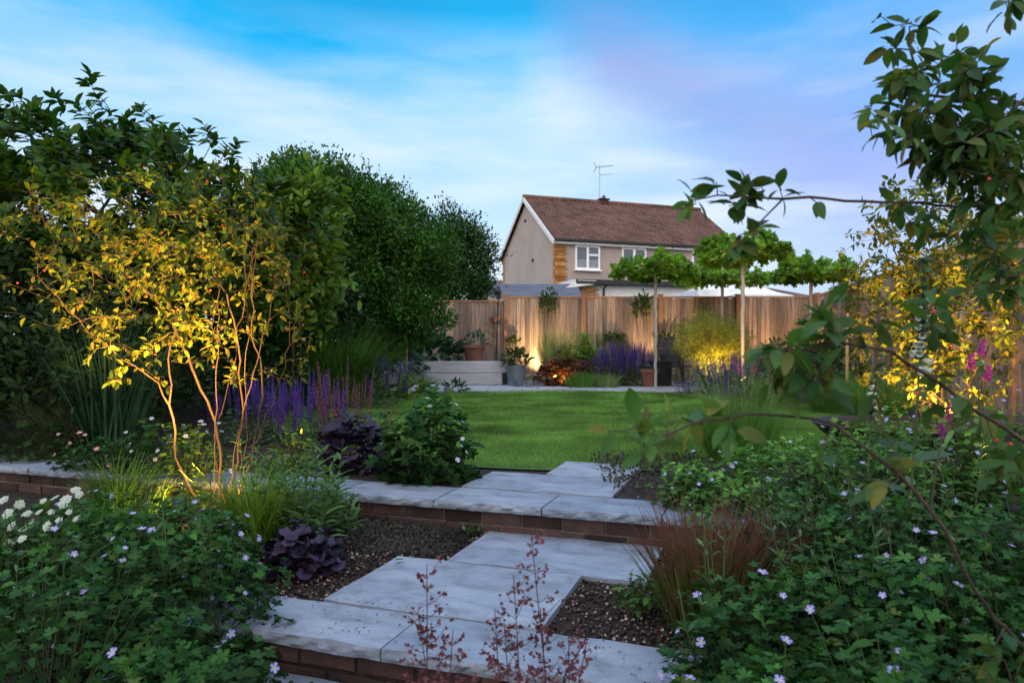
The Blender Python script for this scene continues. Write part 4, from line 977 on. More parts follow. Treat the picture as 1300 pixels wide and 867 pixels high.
def leafy_stalks(loc, n, r, h, size, mat, label, name, spread=.5, nper=16, tpl=LANCE, cat='plant', group=None):
    t_ = thing(name, label, cat, loc, 0, group); T = Tubes(); L = Leaves()
    for i in range(n):
        b = disc(1, r)[0]; hh = h*rng.uniform(.6, 1.05); top = b*(1+spread)+np.array([rng.normal(0, .04), rng.normal(0, .04), hh]); P = resample([b, (b+top)/2+rng.normal(0, .012, 3), top], .04); T.add(P, np.linspace(.004, .0015, len(P)), 4)
        f = np.sort(rng.uniform(.12, 1, nper)); idx = (f*(len(P)-1)).astype(int); a = np.arange(nper)*2.4+rng.uniform(0, 6)
        L.add(P[idx], nrm(np.stack([np.cos(a), np.sin(a), .45+.5*f], 1)), nrm(np.array([0, 0, 1.])+rng.normal(0, .3, (nper, 3))), size*(1.15-.55*f)*rng.uniform(.7, 1.2, nper), tpl)
    T.build('stem_bunch', M['stem'], t_); L.build('foliage', M[mat], t_); return t_
def bush(loc, c, r, nclump, m, rad, size, mat, label, name, tpl=OVAL, shell=.6, zmin=-.6, bumps=.14, cat='shrub', trunk=None, group=None, inner=0, out=.6, up=.2, innermat=None, bark='darkbark', limbs=14):
    t_ = thing(name, label, cat, loc, 0, group); L = Leaves(); p, d = ell_points(nclump, c, r, shell, zmin, bumps); clump_leaves(L, p, d, m, rad, size, tpl, out, up)
    if inner:
        p2, d2 = ell_points(inner, c, np.array(r)*.8, .35, -.9, 0); clump_leaves(L, p2, d2, 6, rad*1.6, size*1.2, tpl)
    L.build('foliage', M[mat], t_)
    T = Tree(); c = np.array(c); T.path([(0, 0, -.05), (c[0]*.3, c[1]*.3, c[2]*.35), tuple(c-np.array([0, 0, r[2]*.2]))], .1)
    q, _ = ell_points(limbs, c, np.array(r)*.85, .6, -.4, 0); T.reach(q, .1, .12); T.wood('trunk', M[bark], t_, trunk or .004, 2.1, .12)
    return t_
# ------------------------------------------------------------------ left bed behind the upper wall
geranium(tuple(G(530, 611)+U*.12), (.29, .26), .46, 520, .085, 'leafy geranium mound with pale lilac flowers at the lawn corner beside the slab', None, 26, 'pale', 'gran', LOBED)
heuchera(tuple(G(438, 598)+U*.10), (.24, .2), .34, 420, .066, 'dark purple leaved plant behind the wall, left of the flowering geranium mound', stalks=0)
geranium(tuple(G(365, 598)+U*.05), (.16, .15), .24, 160, .045, 'yellow green leafy plant glowing over a hidden light behind the tree stems', None, 0, 'pale', 'hakone', OVAL, 'leafy_plant')
# violet salvias on the left
for i, (px, py, rx, ry, h, ns, lab) in enumerate(((392, 562, .30, .28, .60, 62, 'violet salvia clump right behind the stems of the small tree'), (318, 560, .28, .26, .62, 52, 'violet salvia clump seen through the stems of the small tree'))):
    spiky(tuple(G(px, py)), (rx, ry), .30, h, ns, lab, 'violet salvias in the left bed')
spiky(tuple(G(470, 518)), (.42, .35), .36, .76, 56, 'deep violet salvia clump at the far left of the lawn, near the short bamboo cane', 'violet salvias in the left bed')
spiky(tuple(G(410, 520)), (.3, .3), .34, .62, 26, 'small violet salvia clump in front of the lush arching grass', 'violet salvias in the left bed')
spiky(tuple(G(438, 566)), (.20, .18), .16, .64, 30, 'dusky pink flower spikes between the violet salvias and the lawn', None, 'dusky', 'flower_spikes', 160, .05, 'heuchera', .35, 'flowering plant', (.9, 1.3))
t_ = thing('dark_stalks', 'thin dark seed stalks leaning over the lawn behind the geranium mound', 'plant', tuple(G(470, 590)))
for i in range(10): stalk(t_, rng.normal(0, .08, 2), rng.uniform(.30, .46), rng.normal(.06, .06, 2), 9, .006, .5)
# lush arching grasses and the dark plants further back
tuft(tuple(G(425, 520)+np.array([0, .3, 0])), 1100, .26, 1.28, .014, .45, 1.6, 'lush', 'lush bright green arching grass clump in front of the round clipped tree')
tuft(tuple(G(385, 525)+np.array([0, .6, 0])), 800, .24, 1.15, .014, .45, 1.5, 'lush', 'second arching grass clump, darker and partly behind the small tree')
tuft(tuple(G(140, 575)), 260, .16, .95, .016, .28, .5, 'strap', 'tall dark strap leaved clump behind the wall on the left', 'iris_clump')
tuft(tuple(G(172, 545)), 700, .2, 1.0, .005, .35, .8, 'straw', 'pale feathery grass standing behind the yellow lit leaves', seeds=160)
tuft(tuple(G(95, 578)), 520, .13, .60, .006, .9, 1.5, 'straw', 'low weeping grass that leans over the coping on the far left', az0=PI, azs=.9)
geranium(tuple(G(205, 600)+U*.05), (.34, .22), .30, 430, .055, 'low flowering plant with tiny pale flowers behind the wall under the small tree', None, 18, 'pale', 'gran')
geranium(tuple(G(120, 597)+U*.05), (.30, .2), .18, 300, .05, 'low leafy plant on the wall edge left of the small tree, with pink flowers', None, 7, 'pink', 'gran')
geranium(tuple(G(20, 585)+U*.1), (.34, .25), .24, 260, .055, 'dark leafy plant with a few red flowers at the left edge behind the wall', None, 5, 'pink', 'darkhedge')
leafy_stalks(tuple(G(520, 508)+np.array([-.25, .2, 0])), 26, .26, .42, .12, 'hakone', 'low yellow leaved plant glowing over a light at the far left lawn edge', 'leafy_plant', .5, 12, OVAL)
tuft(tuple(G(540, 499)), 420, .15, .34, .006, .35, .9, 'lowgrass', 'small bright grass tuft at the corner of the timber raised bed')
podplant(thing('leafy_plant', 'little dark green plant at the lawn edge in front of the raised bed', 'plant', tuple(G(578, 498))), 'foliage', 90, (0, 0, .06), (.22, .16, .13), .10, M['veg'])
q = B(548, 14.9, .42); podplant(thing('vegetable_plant', 'large leaved blue green vegetables growing in the left part of the raised bed', 'plant', tuple(q)), 'foliage', 360, (0, 0, .25), (.62, .3, .38), .20, M['veg'], BROAD)
q = B(500, 14.2); podplant(thing('vegetable_plant', 'dark blue green leafy growth behind the canes left of the raised bed', 'plant', tuple(q)), 'foliage', 420, (0, 0, .45), (.7, .4, .5), .18, M['veg'], BROAD)
for px, py, dy, lab in ((300, 535, .8, 'dark grass clump deep behind the violet salvias, furthest left'), (345, 530, 1.0, 'dark grass clump deep behind the violet salvias, beside the lush arching grass')):
    tuft(tuple(G(px, py)+np.array([0, dy, 0])), 520, .3, .72, .012, .5, 1.3, 'strap', lab)
bush((-3.3, 8.4, 0), (0, 0, .45), (.9, .7, .5), 420, 9, .15, .07, 'gran', 'low green shrub in the shade behind the violet salvias', 'evergreen_shrub', OVAL, .4, -.6, .18, 'shrub', .003, inner=40)
# ------------------------------------------------------------------ trees and shrubs on the left
def trunkbush(*a, **k): return bush(*a, **k)
bush((-3.12, 11.6, 0), (0, 0, 2.02), (1.92, 1.6, 1.76), 8200, 15, .17, .075, 'hedge', 'large round clipped evergreen tree left of the house', 'clipped_tree', OVAL, .76, -.85, .09, 'tree', .006, inner=4200)
bush((B(580, 16.7)[0], 16.7, -.3), (0, 0, 3.0), (.86, .7, 1.30), 1700, 10, .22, .09, 'loose', 'loose grey green shrub between the clipped tree and the fence', 'evergreen_shrub', OVAL, .45, -.8, .22, 'shrub', .004, inner=60)
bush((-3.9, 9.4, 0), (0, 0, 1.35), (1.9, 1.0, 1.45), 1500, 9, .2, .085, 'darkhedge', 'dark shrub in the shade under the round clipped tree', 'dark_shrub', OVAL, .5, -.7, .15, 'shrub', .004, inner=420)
o = C.objects.get('clipped_tree'); L = Leaves(); p, d = ell_points(260, (0, 0, 2.02), (1.92, 1.6, 1.76), .97, -.4, .09)
for p_, d_ in zip(p, d):
    k = 9; f = np.linspace(0, 1, k)[:, None]; dr_ = nrm(d_*.6+np.array([0, 0, .6])+rng.normal(0, .3, 3)); q_ = p_+dr_*f*rng.uniform(.10, .26)
    L.add(q_, nrm(dr_*.7+rdir(k)*.8), nrm(np.array([0, 0, 1.])+rng.normal(0, .5, (k, 3))), .06*rng.uniform(.6, 1.1, k), OVAL)
L.build('shoot_foliage', M['hedge'], o)
# big leaved tree on the far left: leaf rosettes on upright shoots
bl = thing('laurel_tree', 'tall dark big leaved tree at the left edge against the sky', 'tree', (-4.35, 7.4, 0))
T = Tree(); T.path([(0, 0, -.1), (.05, 0, .6), (-.1, .05, 1.4), (.1, 0, 2.1)], .12)
att = []
for (px, py, Yd) in ((115, 92, 0), (120, 118, 0), (96, 130, .3), (10, 118, .2), (45, 130, -.2), (70, 125, .3), (178, 136, 0), (195, 150, .2), (160, 150, -.2), (258, 158, 0), (272, 175, .2), (300, 182, -.2), (240, 170, .3), (330, 215, 0), (215, 165, 0), (140, 140, .2), (350, 235, .2), (20, 140, 0), (-30, 120, 0), (-60, 150, 0)):
    att.append(A(px, py, 7.4+Yd)-np.array([-4.35, 7.4, 0]))
pp, dd = ell_points(900, (.1, 0, 2.15), (2.4, 1.3, 1.22), .35, -.8, .10)
pp = pp[(pp[:, 2] < 2.15+1.02-.27*(pp[:, 0]-.1))]
T.reach(np.concatenate([pp, np.array(att)]), .1, .12); T.wood('trunk', M['darkbark'], bl, .0042, 2.2, .11)
L = Leaves(); P = np.array(T.p)
for ch in T.tips:
    q = P[ch]; td = nrm(nrm(q[-1]-q[-2])+np.array([0, 0, .9])); k = 16; a = np.arange(k)*2.4; f = rng.uniform(0, 1, k)
    X = nrm(np.cross(td, [.3, .9, .1])); Yv = np.cross(td, X); dr = nrm(X[None]*np.cos(a)[:, None]+Yv[None]*np.sin(a)[:, None]+td[None]*(.25+.7*f)[:, None]+np.array([0, 0, -.12]))
    L.add(q[-1]-td*(1-f)[:, None]*.20, dr, nrm(td[None]*1.2+rng.normal(0, .25, (k, 3))), .155*rng.uniform(.6, 1.1, k), OVAL)
L.build('crown', M['laurel'], bl)
bush((B(372, 7.9)[0], 7.9, 0), (0, 0, 1.75), (.55, .5, .98), 360, 9, .17, .12, 'bright', 'brighter green leafy shrub between the big leaved tree and the clipped tree', 'evergreen_shrub', OVAL, .5, -.8, .2, 'shrub', .004, inner=40)
# dark boundary hedge at the far left
hd = thing('boundary_hedge', 'dark boundary hedge filling the shade along the left edge', 'hedge', (-6.2, 8.2, 0))
n = 5200; p = np.stack([rng.uniform(-.6, .6, n), rng.uniform(-4.6, 4.6, n), rng.uniform(0, 2.0, n)], 1); edge = rng.uniform(0, 1, n) < .75; p[edge, 0] = .55+rng.normal(0, .10, edge.sum())
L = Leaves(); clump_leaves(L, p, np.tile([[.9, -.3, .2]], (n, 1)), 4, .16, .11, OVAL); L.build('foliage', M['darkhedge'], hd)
mb = MB()
for k in range(9): mb.tube([(-.1, -4.2+k*1.05, -.1), (0, -4.2+k*1.05+.1, 1.0), (.1, -4.2+k*1.05, 1.8)], .03, 6)
mb.build('trunk', M['darkbark'], hd)
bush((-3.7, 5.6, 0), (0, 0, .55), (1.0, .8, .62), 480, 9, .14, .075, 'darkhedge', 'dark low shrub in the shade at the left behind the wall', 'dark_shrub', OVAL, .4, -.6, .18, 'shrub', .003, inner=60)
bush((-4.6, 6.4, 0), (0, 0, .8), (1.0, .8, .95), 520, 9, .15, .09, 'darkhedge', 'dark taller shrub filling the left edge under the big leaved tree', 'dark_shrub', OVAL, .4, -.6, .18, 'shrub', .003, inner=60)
# the small multi stem tree, lit from below
tb = np.array([-1.60, 3.86, Z1]); am = thing('amelanchier_tree', 'small multi stemmed tree with yellow lit leaves in front of the left wall', 'tree', tuple(tb))
def AL(px, py, Y): return A(px, py, Y)-tb
T = Tree()
T.path([(0, 0, -.04), AL(300, 590, 3.88), AL(309, 530, 3.86), AL(304, 440, 3.82), AL(293, 380, 3.80), AL(270, 335, 3.76), AL(240, 280, 3.7)], .07)
T.path([(-.02, .02, -.04), AL(281, 580, 3.9), AL(274, 535, 3.9), AL(247, 470, 3.92), AL(236, 440, 3.95), AL(210, 395, 4.0), AL(176, 356, 4.05), AL(140, 300, 4.1), AL(110, 270, 4.15)], .07, root=0)
T.path([(-.08, .03, -.04), AL(224, 585, 3.8), AL(219, 510, 3.76), AL(190, 475, 3.72), AL(150, 450, 3.68), AL(120, 428, 3.64), AL(80, 390, 3.55), AL(45, 350, 3.5)], .07, root=0)
T.path([(.02, -.02, -.04), AL(315, 600, 3.78), AL(331, 530, 3.74), AL(334, 470, 3.72), AL(318, 430, 3.74), AL(312, 370, 3.78), AL(316, 310, 3.82), AL(300, 250, 3.85)], .07, root=0)
T.path([(.04, .03, -.04), AL(325, 560, 3.95), AL(352, 500, 4.0), AL(368, 440, 4.05), AL(366, 390, 4.05), AL(364, 350, 4.05), AL(350, 300, 4.1), AL(330, 262, 4.1)], .07, root=0)
T.path([AL(219, 505, 3.76), AL(212, 460, 3.8), AL(225, 420, 3.85), AL(215, 370, 3.9), AL(190, 320, 3.9)], .07)
T.path([AL(318, 430, 3.74), AL(323, 390, 3.7), AL(318, 350, 3.66), AL(328, 300, 3.6)], .07)
for k in range(4):
    x0, x1 = rng.uniform(250, 315), rng.uniform(120, 375); Yk = rng.uniform(3.65, 4.1)
    T.path([(rng.normal(0, .05), rng.normal(0, .05), -.04), AL(x0*.75+.25*x1, 560, 3.87), AL(x0*.5+.5*x1+rng.normal(0, 8), 480, Yk), AL(x0*.2+.8*x1, 400, Yk), AL(x1, rng.uniform(270, 330), Yk)], .07, root=0)
att = []
for k in range(2000):
    px = rng.normal(205, 95); py = rng.normal(325, 70); Y = rng.normal(3.85, .34)
    if ((px-210)/190)**2+((py-325)/130)**2 > 1 or py < 205+.0016*(px-200)**2: continue
    att.append(AL(px, py, Y))
    if len(att) >= 400: break
for k in range(60): att.append(AL(rng.uniform(110, 395), rng.uniform(390, 485), rng.normal(3.85, .3)))
for k in range(30): att.append(AL(rng.uniform(-20, 110), rng.uniform(240, 400), rng.normal(3.6, .3)))
for (px, py) in ((40, 210), (150, 225), (95, 240), (20, 280), (270, 215), (330, 235), (380, 300), (388, 340), (385, 390), (390, 440), (200, 215)): att.append(AL(px, py, 3.85))
T.reach(att, .12, .07); T.wood('stem', M['bark'], am, .0010, 2.2, .0145)
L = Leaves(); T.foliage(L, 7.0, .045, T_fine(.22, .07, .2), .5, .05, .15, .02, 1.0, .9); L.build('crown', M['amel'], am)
bm_ = MB(); bm_.lathe([(0, -.006), (.0045, -.0045), (.0062, 0), (.0045, .0045), (0, .006)], 8); bo = bm_.build('berry', M['berry'], am, smooth=True)
P = np.array(T.p); tips = [P[c[-1]] for c in T.tips]; bo.location = tuple(tips[5]-np.array([0, 0, .03]))
for i in rng.choice(len(tips), 60, False):
    o = bo.copy(); C.objects.link(o); o.location = tuple(tips[i]+rng.normal(0, .03, 3)-np.array([0, 0, .02]))
# ------------------------------------------------------------------ middle terrace, left
tuft(tuple(G(322, 690, Z1)), 520, .11, .42, .009, .55, 1.3, 'hakone', 'bright green arching grass clump at the foot of the small tree')
tuft(tuple(G(150, 650, Z1)), 240, .12, .36, .010, .5, 1.0, 'lush', 'green grass clump in front of the left wall behind the white flowers')
tuft(tuple(G(182, 675, Z1)), 34, .06, .30, .014, .35, 1.0, 'hakone', 'few glowing yellow strap leaves lit by the hidden light under the small tree', 'strap_leaves', seg=6)
leafy_stalks(tuple(G(392, 690, Z1)), 15, .16, .46, .11, 'lance', 'upright grey green leafy plant growing before the wall to the right of the small tree', 'leafy_plant', .5, 22)
leafy_stalks(tuple(G(352, 665, Z1)), 14, .15, .52, .10, 'lance', 'taller leafy plant close to the right side of the tree stems', 'leafy_plant', .4, 22)
leafy_stalks(tuple(G(430, 676, Z1)), 8, .10, .30, .12, 'lance', 'low rosette of pointed green leaves at the brick face left of the slabs', 'leafy_plant', .7, 14)
heuchera(tuple(G(385, 722, Z1)), (.17, .14), .17, 260, .052, 'low dark purple leaved plant on the gravel left of the near slab', stalks=0)
geranium(tuple(G(243, 640, Z1)), (.25, .2), .48, 420, .045, 'leafy plant with pink and white flowers glowing yellow under the small tree', None, 12, 'pale', 'hakone', OVAL, 'flowering_plant')
n = 4600; s = rng.uniform(-2.1, -1.30, n); t = rng.uniform(2.86, 3.34, n); ok = rng.uniform(0, 1, n) < .85
P = V[None]*s[ok, None]+U[None]*t[ok, None]; P[:, 2] = Z1+rng.uniform(-.01, .02, ok.sum()); L = Leaves(); L.add(P, rdir(len(P), .5), rdir(len(P), .9), .018*rng.uniform(.5, 1.3, len(P)), DIAB)
o = L.build('thyme_mat', M['thyme'], None, 'stuff'); tag(o, 'flat mossy thyme creeping over the gravel beside the slabs', 'ground cover')
n = 1800; P = np.stack([rng.uniform(.55, 1.35, n), rng.uniform(3.75, 5.0, n), rng.uniform(0, .06, n)], 1); L = Leaves(); L.add(P, rdir(n, .5), rdir(n, .9), .026*rng.uniform(.5, 1.3, n), DIAB)
o = L.build('ground_cover', M['thyme'], None, 'stuff'); tag(o, 'low dull purple ground cover right of the upper slabs', 'ground cover')
leafy_stalks(tuple(G(600, 676, Z1)), 3, .03, .06, .05, 'lance', 'tiny seedling growing against the brick face of the upper step', 'seedling', .7, 7, OVAL)
o = link('fallen_leaf', npmesh('fallen_leaf', *leaves(np.zeros((1, 3)), [[1, .2, .05]], [[0, 0, 1.]], .05, T_oval(.3, .06, .1)), M['lance']), None, tuple(G(500, 711, Z1+.016)), (0, 0, .2)); tag(o, 'single green leaf lying on the corner of the near slab', 'leaf')
n = 60; a = rng.uniform(0, 6.28, n); q = np.sqrt(rng.uniform(0, 1, n))*.95; P = np.stack([LC[0]+LR[0]*q*np.cos(a), LC[1]+LR[1]*q*np.sin(a), np.full(n, .034)], 1); L = Leaves(); L.add(P, rdir(n)*np.array([1, 1, .2]), rdir(n, 2), .03*rng.uniform(.5, 1.3, n), DIAB)
o = L.build('fallen_leaf_scatter', M['straw'], None, 'stuff'); tag(o, 'few dry leaves and petals fallen on the lawn', 'litter')
# crumbs of soil and bits of leaf on the paving
n = 420; s = rng.uniform(-1.75, -.1, n); t = np.where(rng.uniform(0, 1, n) < .5, rng.uniform(1.97, 2.23, n), np.where(rng.uniform(0, 1, n) < .5, 2.25+rng.exponential(.05, n), 3.36-rng.exponential(.05, n)))
on = (t < 2.235) | ((s > -1.51) & (s < -.67) & (t < 2.82)) | ((s > -1.275) & (s < -.405) & (t > 2.85))
P = V[None]*s[on, None]+U[None]*t[on, None]; P[:, 2] = Z1+.004; L = Leaves(); L.add(P, rdir(len(P))*np.array([1, 1, .15]), rdir(len(P), 3), .008*rng.uniform(.4, 1.6, len(P)), DIAB)
o = L.build('leaf_litter', M['thyme'], None, 'stuff'); tag(o, 'crumbs and bits of dry leaf lying on the slabs', 'litter')
# foreground left: geranium bank and white umbels
for i, (px, py, z, rx, h, n, nf, lab) in enumerate(((225, 850, Z0, .36, .46, 580, 10, 'nearest'), (70, 930, Z0, .44, .52, 640, 10, ''), (190, 760, Z1, .40, .36, 620, 11, ''), (60, 790, Z0, .42, .44, 560, 9, ''), (262, 740, Z1, .22, .24, 300, 9, ''), (-60, 800, Z0, .4, .5, 380, 3, ''), (235, 975, Z0, .28, .34, 420, 4, ''), (130, 720, Z1, .30, .27, 330, 8, ''))):
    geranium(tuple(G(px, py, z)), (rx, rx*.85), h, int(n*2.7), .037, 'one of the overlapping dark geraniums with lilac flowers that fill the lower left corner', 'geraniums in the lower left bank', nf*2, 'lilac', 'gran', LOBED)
wu = thing('white_umbel_plant', 'plant with flat white flower heads at the left edge in front of the brick wall', 'flowering plant', tuple(G(45, 790, Z0)))
uv = [(10, 652), (25, 640), (35, 652), (55, 636), (65, 650), (80, 640), (100, 628), (96, 622), (84, 634), (40, 662), (15, 668), (60, 668), (75, 660), (50, 650), (5, 635), (88, 650), (98, 658), (30, 672), (70, 632), (12, 690), (28, 684)]
um = flower_mesh('umbel', M['white_petal'], .014, 5, .3, .4); Lm = Leaves()
for k in range(26):
    a = k*2.4; rr = .034*math.sqrt(k/26); Lm.add(np.tile([[rr*math.cos(a), rr*math.sin(a), .006*math.cos(rr*40)]], (5, 1)), np.stack([np.cos(np.arange(5)*1.257+a), np.sin(np.arange(5)*1.257+a), np.full(5, .3)], 1), np.tile([[0, 0, 1.]], (5, 1)), .0085, T_oval(.4, .05, .1))
ume = npmesh('umbel_head', np.concatenate(Lm.v), np.concatenate(Lm.f), M['white_petal']); wl = np.array(wu.location)
ups = [A(px, py, rng.uniform(2.35, 2.75))-wl for px, py in uv]; stems_to(wu, ups, .0018, 'stem', .5); place(ume, 'flower_head', wu, ups, nrm(np.array([0, -.7, .8])+rng.normal(0, .25, (len(ups), 3))), (.32, .58))
mound(wu, 300, (.3, .25), .42, .06, 'gran', LOBED3)
# ------------------------------------------------------------------ far border before the fence
tuft(tuple(B(704, 14.9)), 900, .22, 1.12, .011, .22, .35, 'stipa', 'tall fine pale grass glowing over a light against the fence', seeds=120, seedmat='stipa')
ac = heuchera(tuple(B(712, 14.15)), (.52, .42), .62, 520, .13, 'maroon leaved shrub glowing orange over a light in the far border', 'acer', 0, name='maroon_shrub', tpl=LOBED3)
leafy_stalks(tuple(B(742, 14.6)), 60, .30, 1.12, .17, 'plane', 'tall bright green leafy clump behind the violet salvias at the fence', 'leafy_plant', .35, 24)  # plane leaf colour brightens the clump in place of nearby lamp light
spiky(tuple(B(772, 14.7)), (.3, .2), .7, 1.25, 26, 'pale yellow green flower spires behind the violet salvias at the fence', None, 'lupin', 'lupin', 260, .12, 'lush', .3, 'flowering plant', (.9, 1.2))
for px, Y, rx, ns in ((775, 14.0, .34, 80), (806, 14.0, .34, 80), (790, 14.35, .40, 70)):
    spiky(tuple(B(px, Y)), (rx, .3), .46, .92, ns, 'one of the violet salvias massed in the far border before the fence', 'violet salvias in the far border', size=.07)
tuft(tuple(B(736, 13.5)), 520, .26, .36, .007, .45, .8, 'lowgrass', 'low green grass tuft at the patio edge, left of the paler one')
tuft(tuple(B(768, 13.45)), 520, .22, .34, .007, .45, .9, 'stipa', 'low pale green grass tuft at the patio edge below the violet salvias')
spiky(tuple(B(668, 13.7)), (.34, .24), .18, .24, 60, 'low grey lavender mat at the patio edge by the raised bed', None, 'cat', 'lavender', 420, .05, 'silver', .3)
podplant(thing('leafy_plant', 'pinkish leafy plant between the maroon shrub and the green clump', 'plant', tuple(B(745, 14.0))), 'foliage', 160, (0, 0, .35), (.24, .2, .22), .06, M['pinkspike'])
# climbers on the fence
for px, py, rx, rz, n, lab in ((696, 388, .20, .34, 200, 'leafy climber hanging over the top of the fence left of its middle'), (815, 392, .22, .34, 220, 'leafy climber on the fence behind the first umbrella tree trunk, lit from below'), (651, 435, .16, .12, 80, 'small dark climber low on the fence left of the glowing grass'), (779, 430, .26, .13, 120, 'small dark climber low on the fence above the violet salvias'), (845, 432, .24, .16, 120, 'dark climber low on the fence beside the garden chair')):
    q = A(px, py, YF-.14); t_ = thing('climbing_plant', lab, 'climber', tuple(q)); podplant(t_, 'foliage', n, (0, 0, 0), (rx, .10, rz), .10, M['ivy'])
    T_ = Tubes()
    for k in range(3): T_.add(resample([(rng.normal(0, .04), .05, -q[2]*.96), (rng.normal(0, .08), .06, -q[2]*.4), (rng.normal(0, rx*.5), .04, rz*.5)], .15), .005, 4)
    T_.build('stem', M['darkbark'], t_)
# umbrella trained plane trees
def umbrella(label, px, Y, wpx, py0, py1, seed):
    b_ = B(px, Y); t_ = thing('umbrella_tree', label, 'tree', tuple(b_), seed*.7, 'umbrella trained trees along the back fence')
    z0_, z1_ = H+(440-py1)/F*Y, H+(440-py0)/F*Y; R_ = wpx/2/F*Y; T = Tree()
    T.path([(0, 0, -.05), (.01, .01, z0_*.5), (0, 0, z0_+.05), (0, 0, z0_+.18)], .12, jit=.004)
    for k in range(8):
        a = k*PI/4+.2; T.path([(0, 0, z0_+.1), (math.cos(a)*R_*.5, math.sin(a)*R_*.5, z0_+.20), (math.cos(a)*R_*.9, math.sin(a)*R_*.9, z0_+.18)], .1)
    n_ = 300; a = rng.uniform(0, 2*PI, n_); q_ = np.sqrt(rng.uniform(0, 1, n_))*R_; hh = (z1_-z0_)*(1.0-.55*(q_/R_)**2)
    att = np.stack([q_*np.cos(a), q_*np.sin(a), z0_+.04+hh*rng.uniform(0, 1, n_)*(.75+.25*np.sin(a*3+seed))], 1); T.reach(att, .1, .1)
    T.wood('trunk', M['palebark'], t_, .0032, 2.2, .042, 6)
    L = Leaves(); T.foliage(L, 11, .098, LOBED3, .6, .1, .15, .03, .9, .8); L.build('crown', M['plane'], t_)
    mb = MB()
    for a in (.1, PI/2+.1): mb.tube([(-math.cos(a)*R_, -math.sin(a)*R_, z0_+.12), (math.cos(a)*R_, math.sin(a)*R_, z0_+.15)], .016, 6)
    mb.build('bamboo_frame', M['bamboo'], t_)
umbrella('umbrella trained tree with flat crown, leftmost of the row before the fence', 832, 13.6, 108, 318, 354, 0)
umbrella('umbrella trained tree with the highest and densest flat crown, second from the left', 943, 11.4, 116, 290, 334, 1)
umbrella('smaller umbrella trained tree with its crown just under the highest one', 917, 14.9, 116, 336, 362, 2)
umbrella('umbrella trained tree at the fence corner, rightmost of the row', 1030, 12.8, 100, 322, 358, 3)
# right hand far border
fe = thing('fennel', 'big feathery yellow green plant glowing over a light before the fence', 'plant', tuple(B(905, 12.6)))
p, d = ell_points(900, (0, 0, .88), (.68, .5, .46), .2, -.9, .2); L = Leaves(); clump_leaves(L, p, d, 9, .12, .075, SLIM, .5, .5); L.build('foliage', M['fennel'], fe); stems_to(fe, p[:70], .004, 'stem', .2)
spiky(tuple(B(925, 11.4)), (.46, .32), .42, .70, 85, 'violet salvia clump in front of the glowing feathery plant on the right', None, size=.07)
spiky(tuple(B(883, 12.0)), (.36, .25), .26, .34, 70, 'low pale lavender mound at the right end of the lawn back edge', None, 'cat', 'lavender', 420, .05, 'silver', .3)
spiky(tuple(B(935, 11.0)), (.3, .25), .22, .3, 40, 'low grey lavender mound right of the other one at the lawn edge', None, 'cat', 'lavender', 300, .05, 'silver', .3)
podplant(thing('leafy_plant', 'low yellow lit shrub at the foot of the fence behind the garden chair', 'plant', tuple(B(850, 14.4))), 'foliage', 260, (0, 0, .25), (.36, .3, .35), .08, M['bright'])
leafy_stalks(tuple(B(970, 10.6)), 30, .32, .55, .09, 'sage', 'grey green sage like clump right of the violet salvia', 'leafy_plant', .5, 18, OVAL)
tuft(tuple(B(975, 9.6)), 600, .22, .48, .006, .45, .9, 'lowgrass', 'green grass tuft on the right lawn edge below the grey green clump')
bush(tuple(B(1030, 9.6)), (0, 0, .48), (.62, .45, .52), 260, 9, .12, .075, 'gran', 'dark rounded shrub on the right lawn edge before the corner of the fence', 'evergreen_shrub', OVAL, .4, -.6, .15, 'shrub', .003)
tuft(tuple(B(1112, 7.6)), 1000, .26, .66, .0055, .5, .95, 'lowgrass', 'rounded green grass clump behind the steel water bowl')
tuft(tuple(B(1050, 8.4)), 400, .18, .5, .006, .5, .9, 'lush', 'smaller grass clump left of the rounded one behind the bowl')
leafy_stalks(tuple(B(1075, 9.8)), 24, .3, .7, .09, 'sage', 'grey green leafy plant before the corner of the right fence', 'leafy_plant', .4, 18, OVAL)
tuft(tuple(G(938, 588)), 1500, .20, .52, .0045, .4, .7, 'lowgrass', 'soft pale green feather grass at the right lawn edge near the slabs', seeds=150, seedmat='stipa')
t_ = thing('dark_stalks', 'thin dark flower stalks in front of the lawn just right of the slabs', 'plant', tuple(G(838, 596)))
for i in range(7): stalk(t_, rng.normal(0, .10, 2), rng.uniform(.30, .44), rng.normal(0, .04, 2), 10, .006, .45)
# ------------------------------------------------------------------ right foreground
tuft(tuple(G(895, 790, Z1)), 430, .13, .42, .0085, .42, .6, 'red', 'red tipped blood grass clump right of the slabs', seg=5)
tuft(tuple(G(965, 770, Z1)), 170, .10, .38, .0085, .42, .55, 'red', 'sparser red tipped grass between the blood grass and the geraniums')
geranium(tuple(G(812, 772, Z1)), (.10, .09), .12, 60, .05, 'small fresh green plant on the gravel at the foot of the blood grass', None, 0, 'pale', 'lush', OVAL, 'leafy_plant')
RG = ((1000, 640, 0, .36, .34, 420), (1100, 650, 0, .38, .36, 420), (910, 640, 0, .26, .22, 240), (1130, 625, 0, .30, .42, 360), (1200, 640, 0, .38, .46, 440), (1290, 650, 0, .36, .46, 340), (880, 655, -.06, .22, .26, 200), (950, 690, -.08, .3, .3, 300), (1060, 740, -.07, .34, .32, 460), (1180, 770, -.07, .36, .36, 460), (1290, 790, -.05, .36, .36, 420), (980, 880, Z1, .28, .30, 430), (1100, 880, Z1, .34, .36, 520), (1230, 900, Z1, .36, .40, 520), (1010, 1020, Z1, .26, .27, 420), (900, 960, Z1, .18, .15, 170), (1150, 1040, Z1, .32, .36, 460), (1340, 900, Z1, .36, .42, 340))
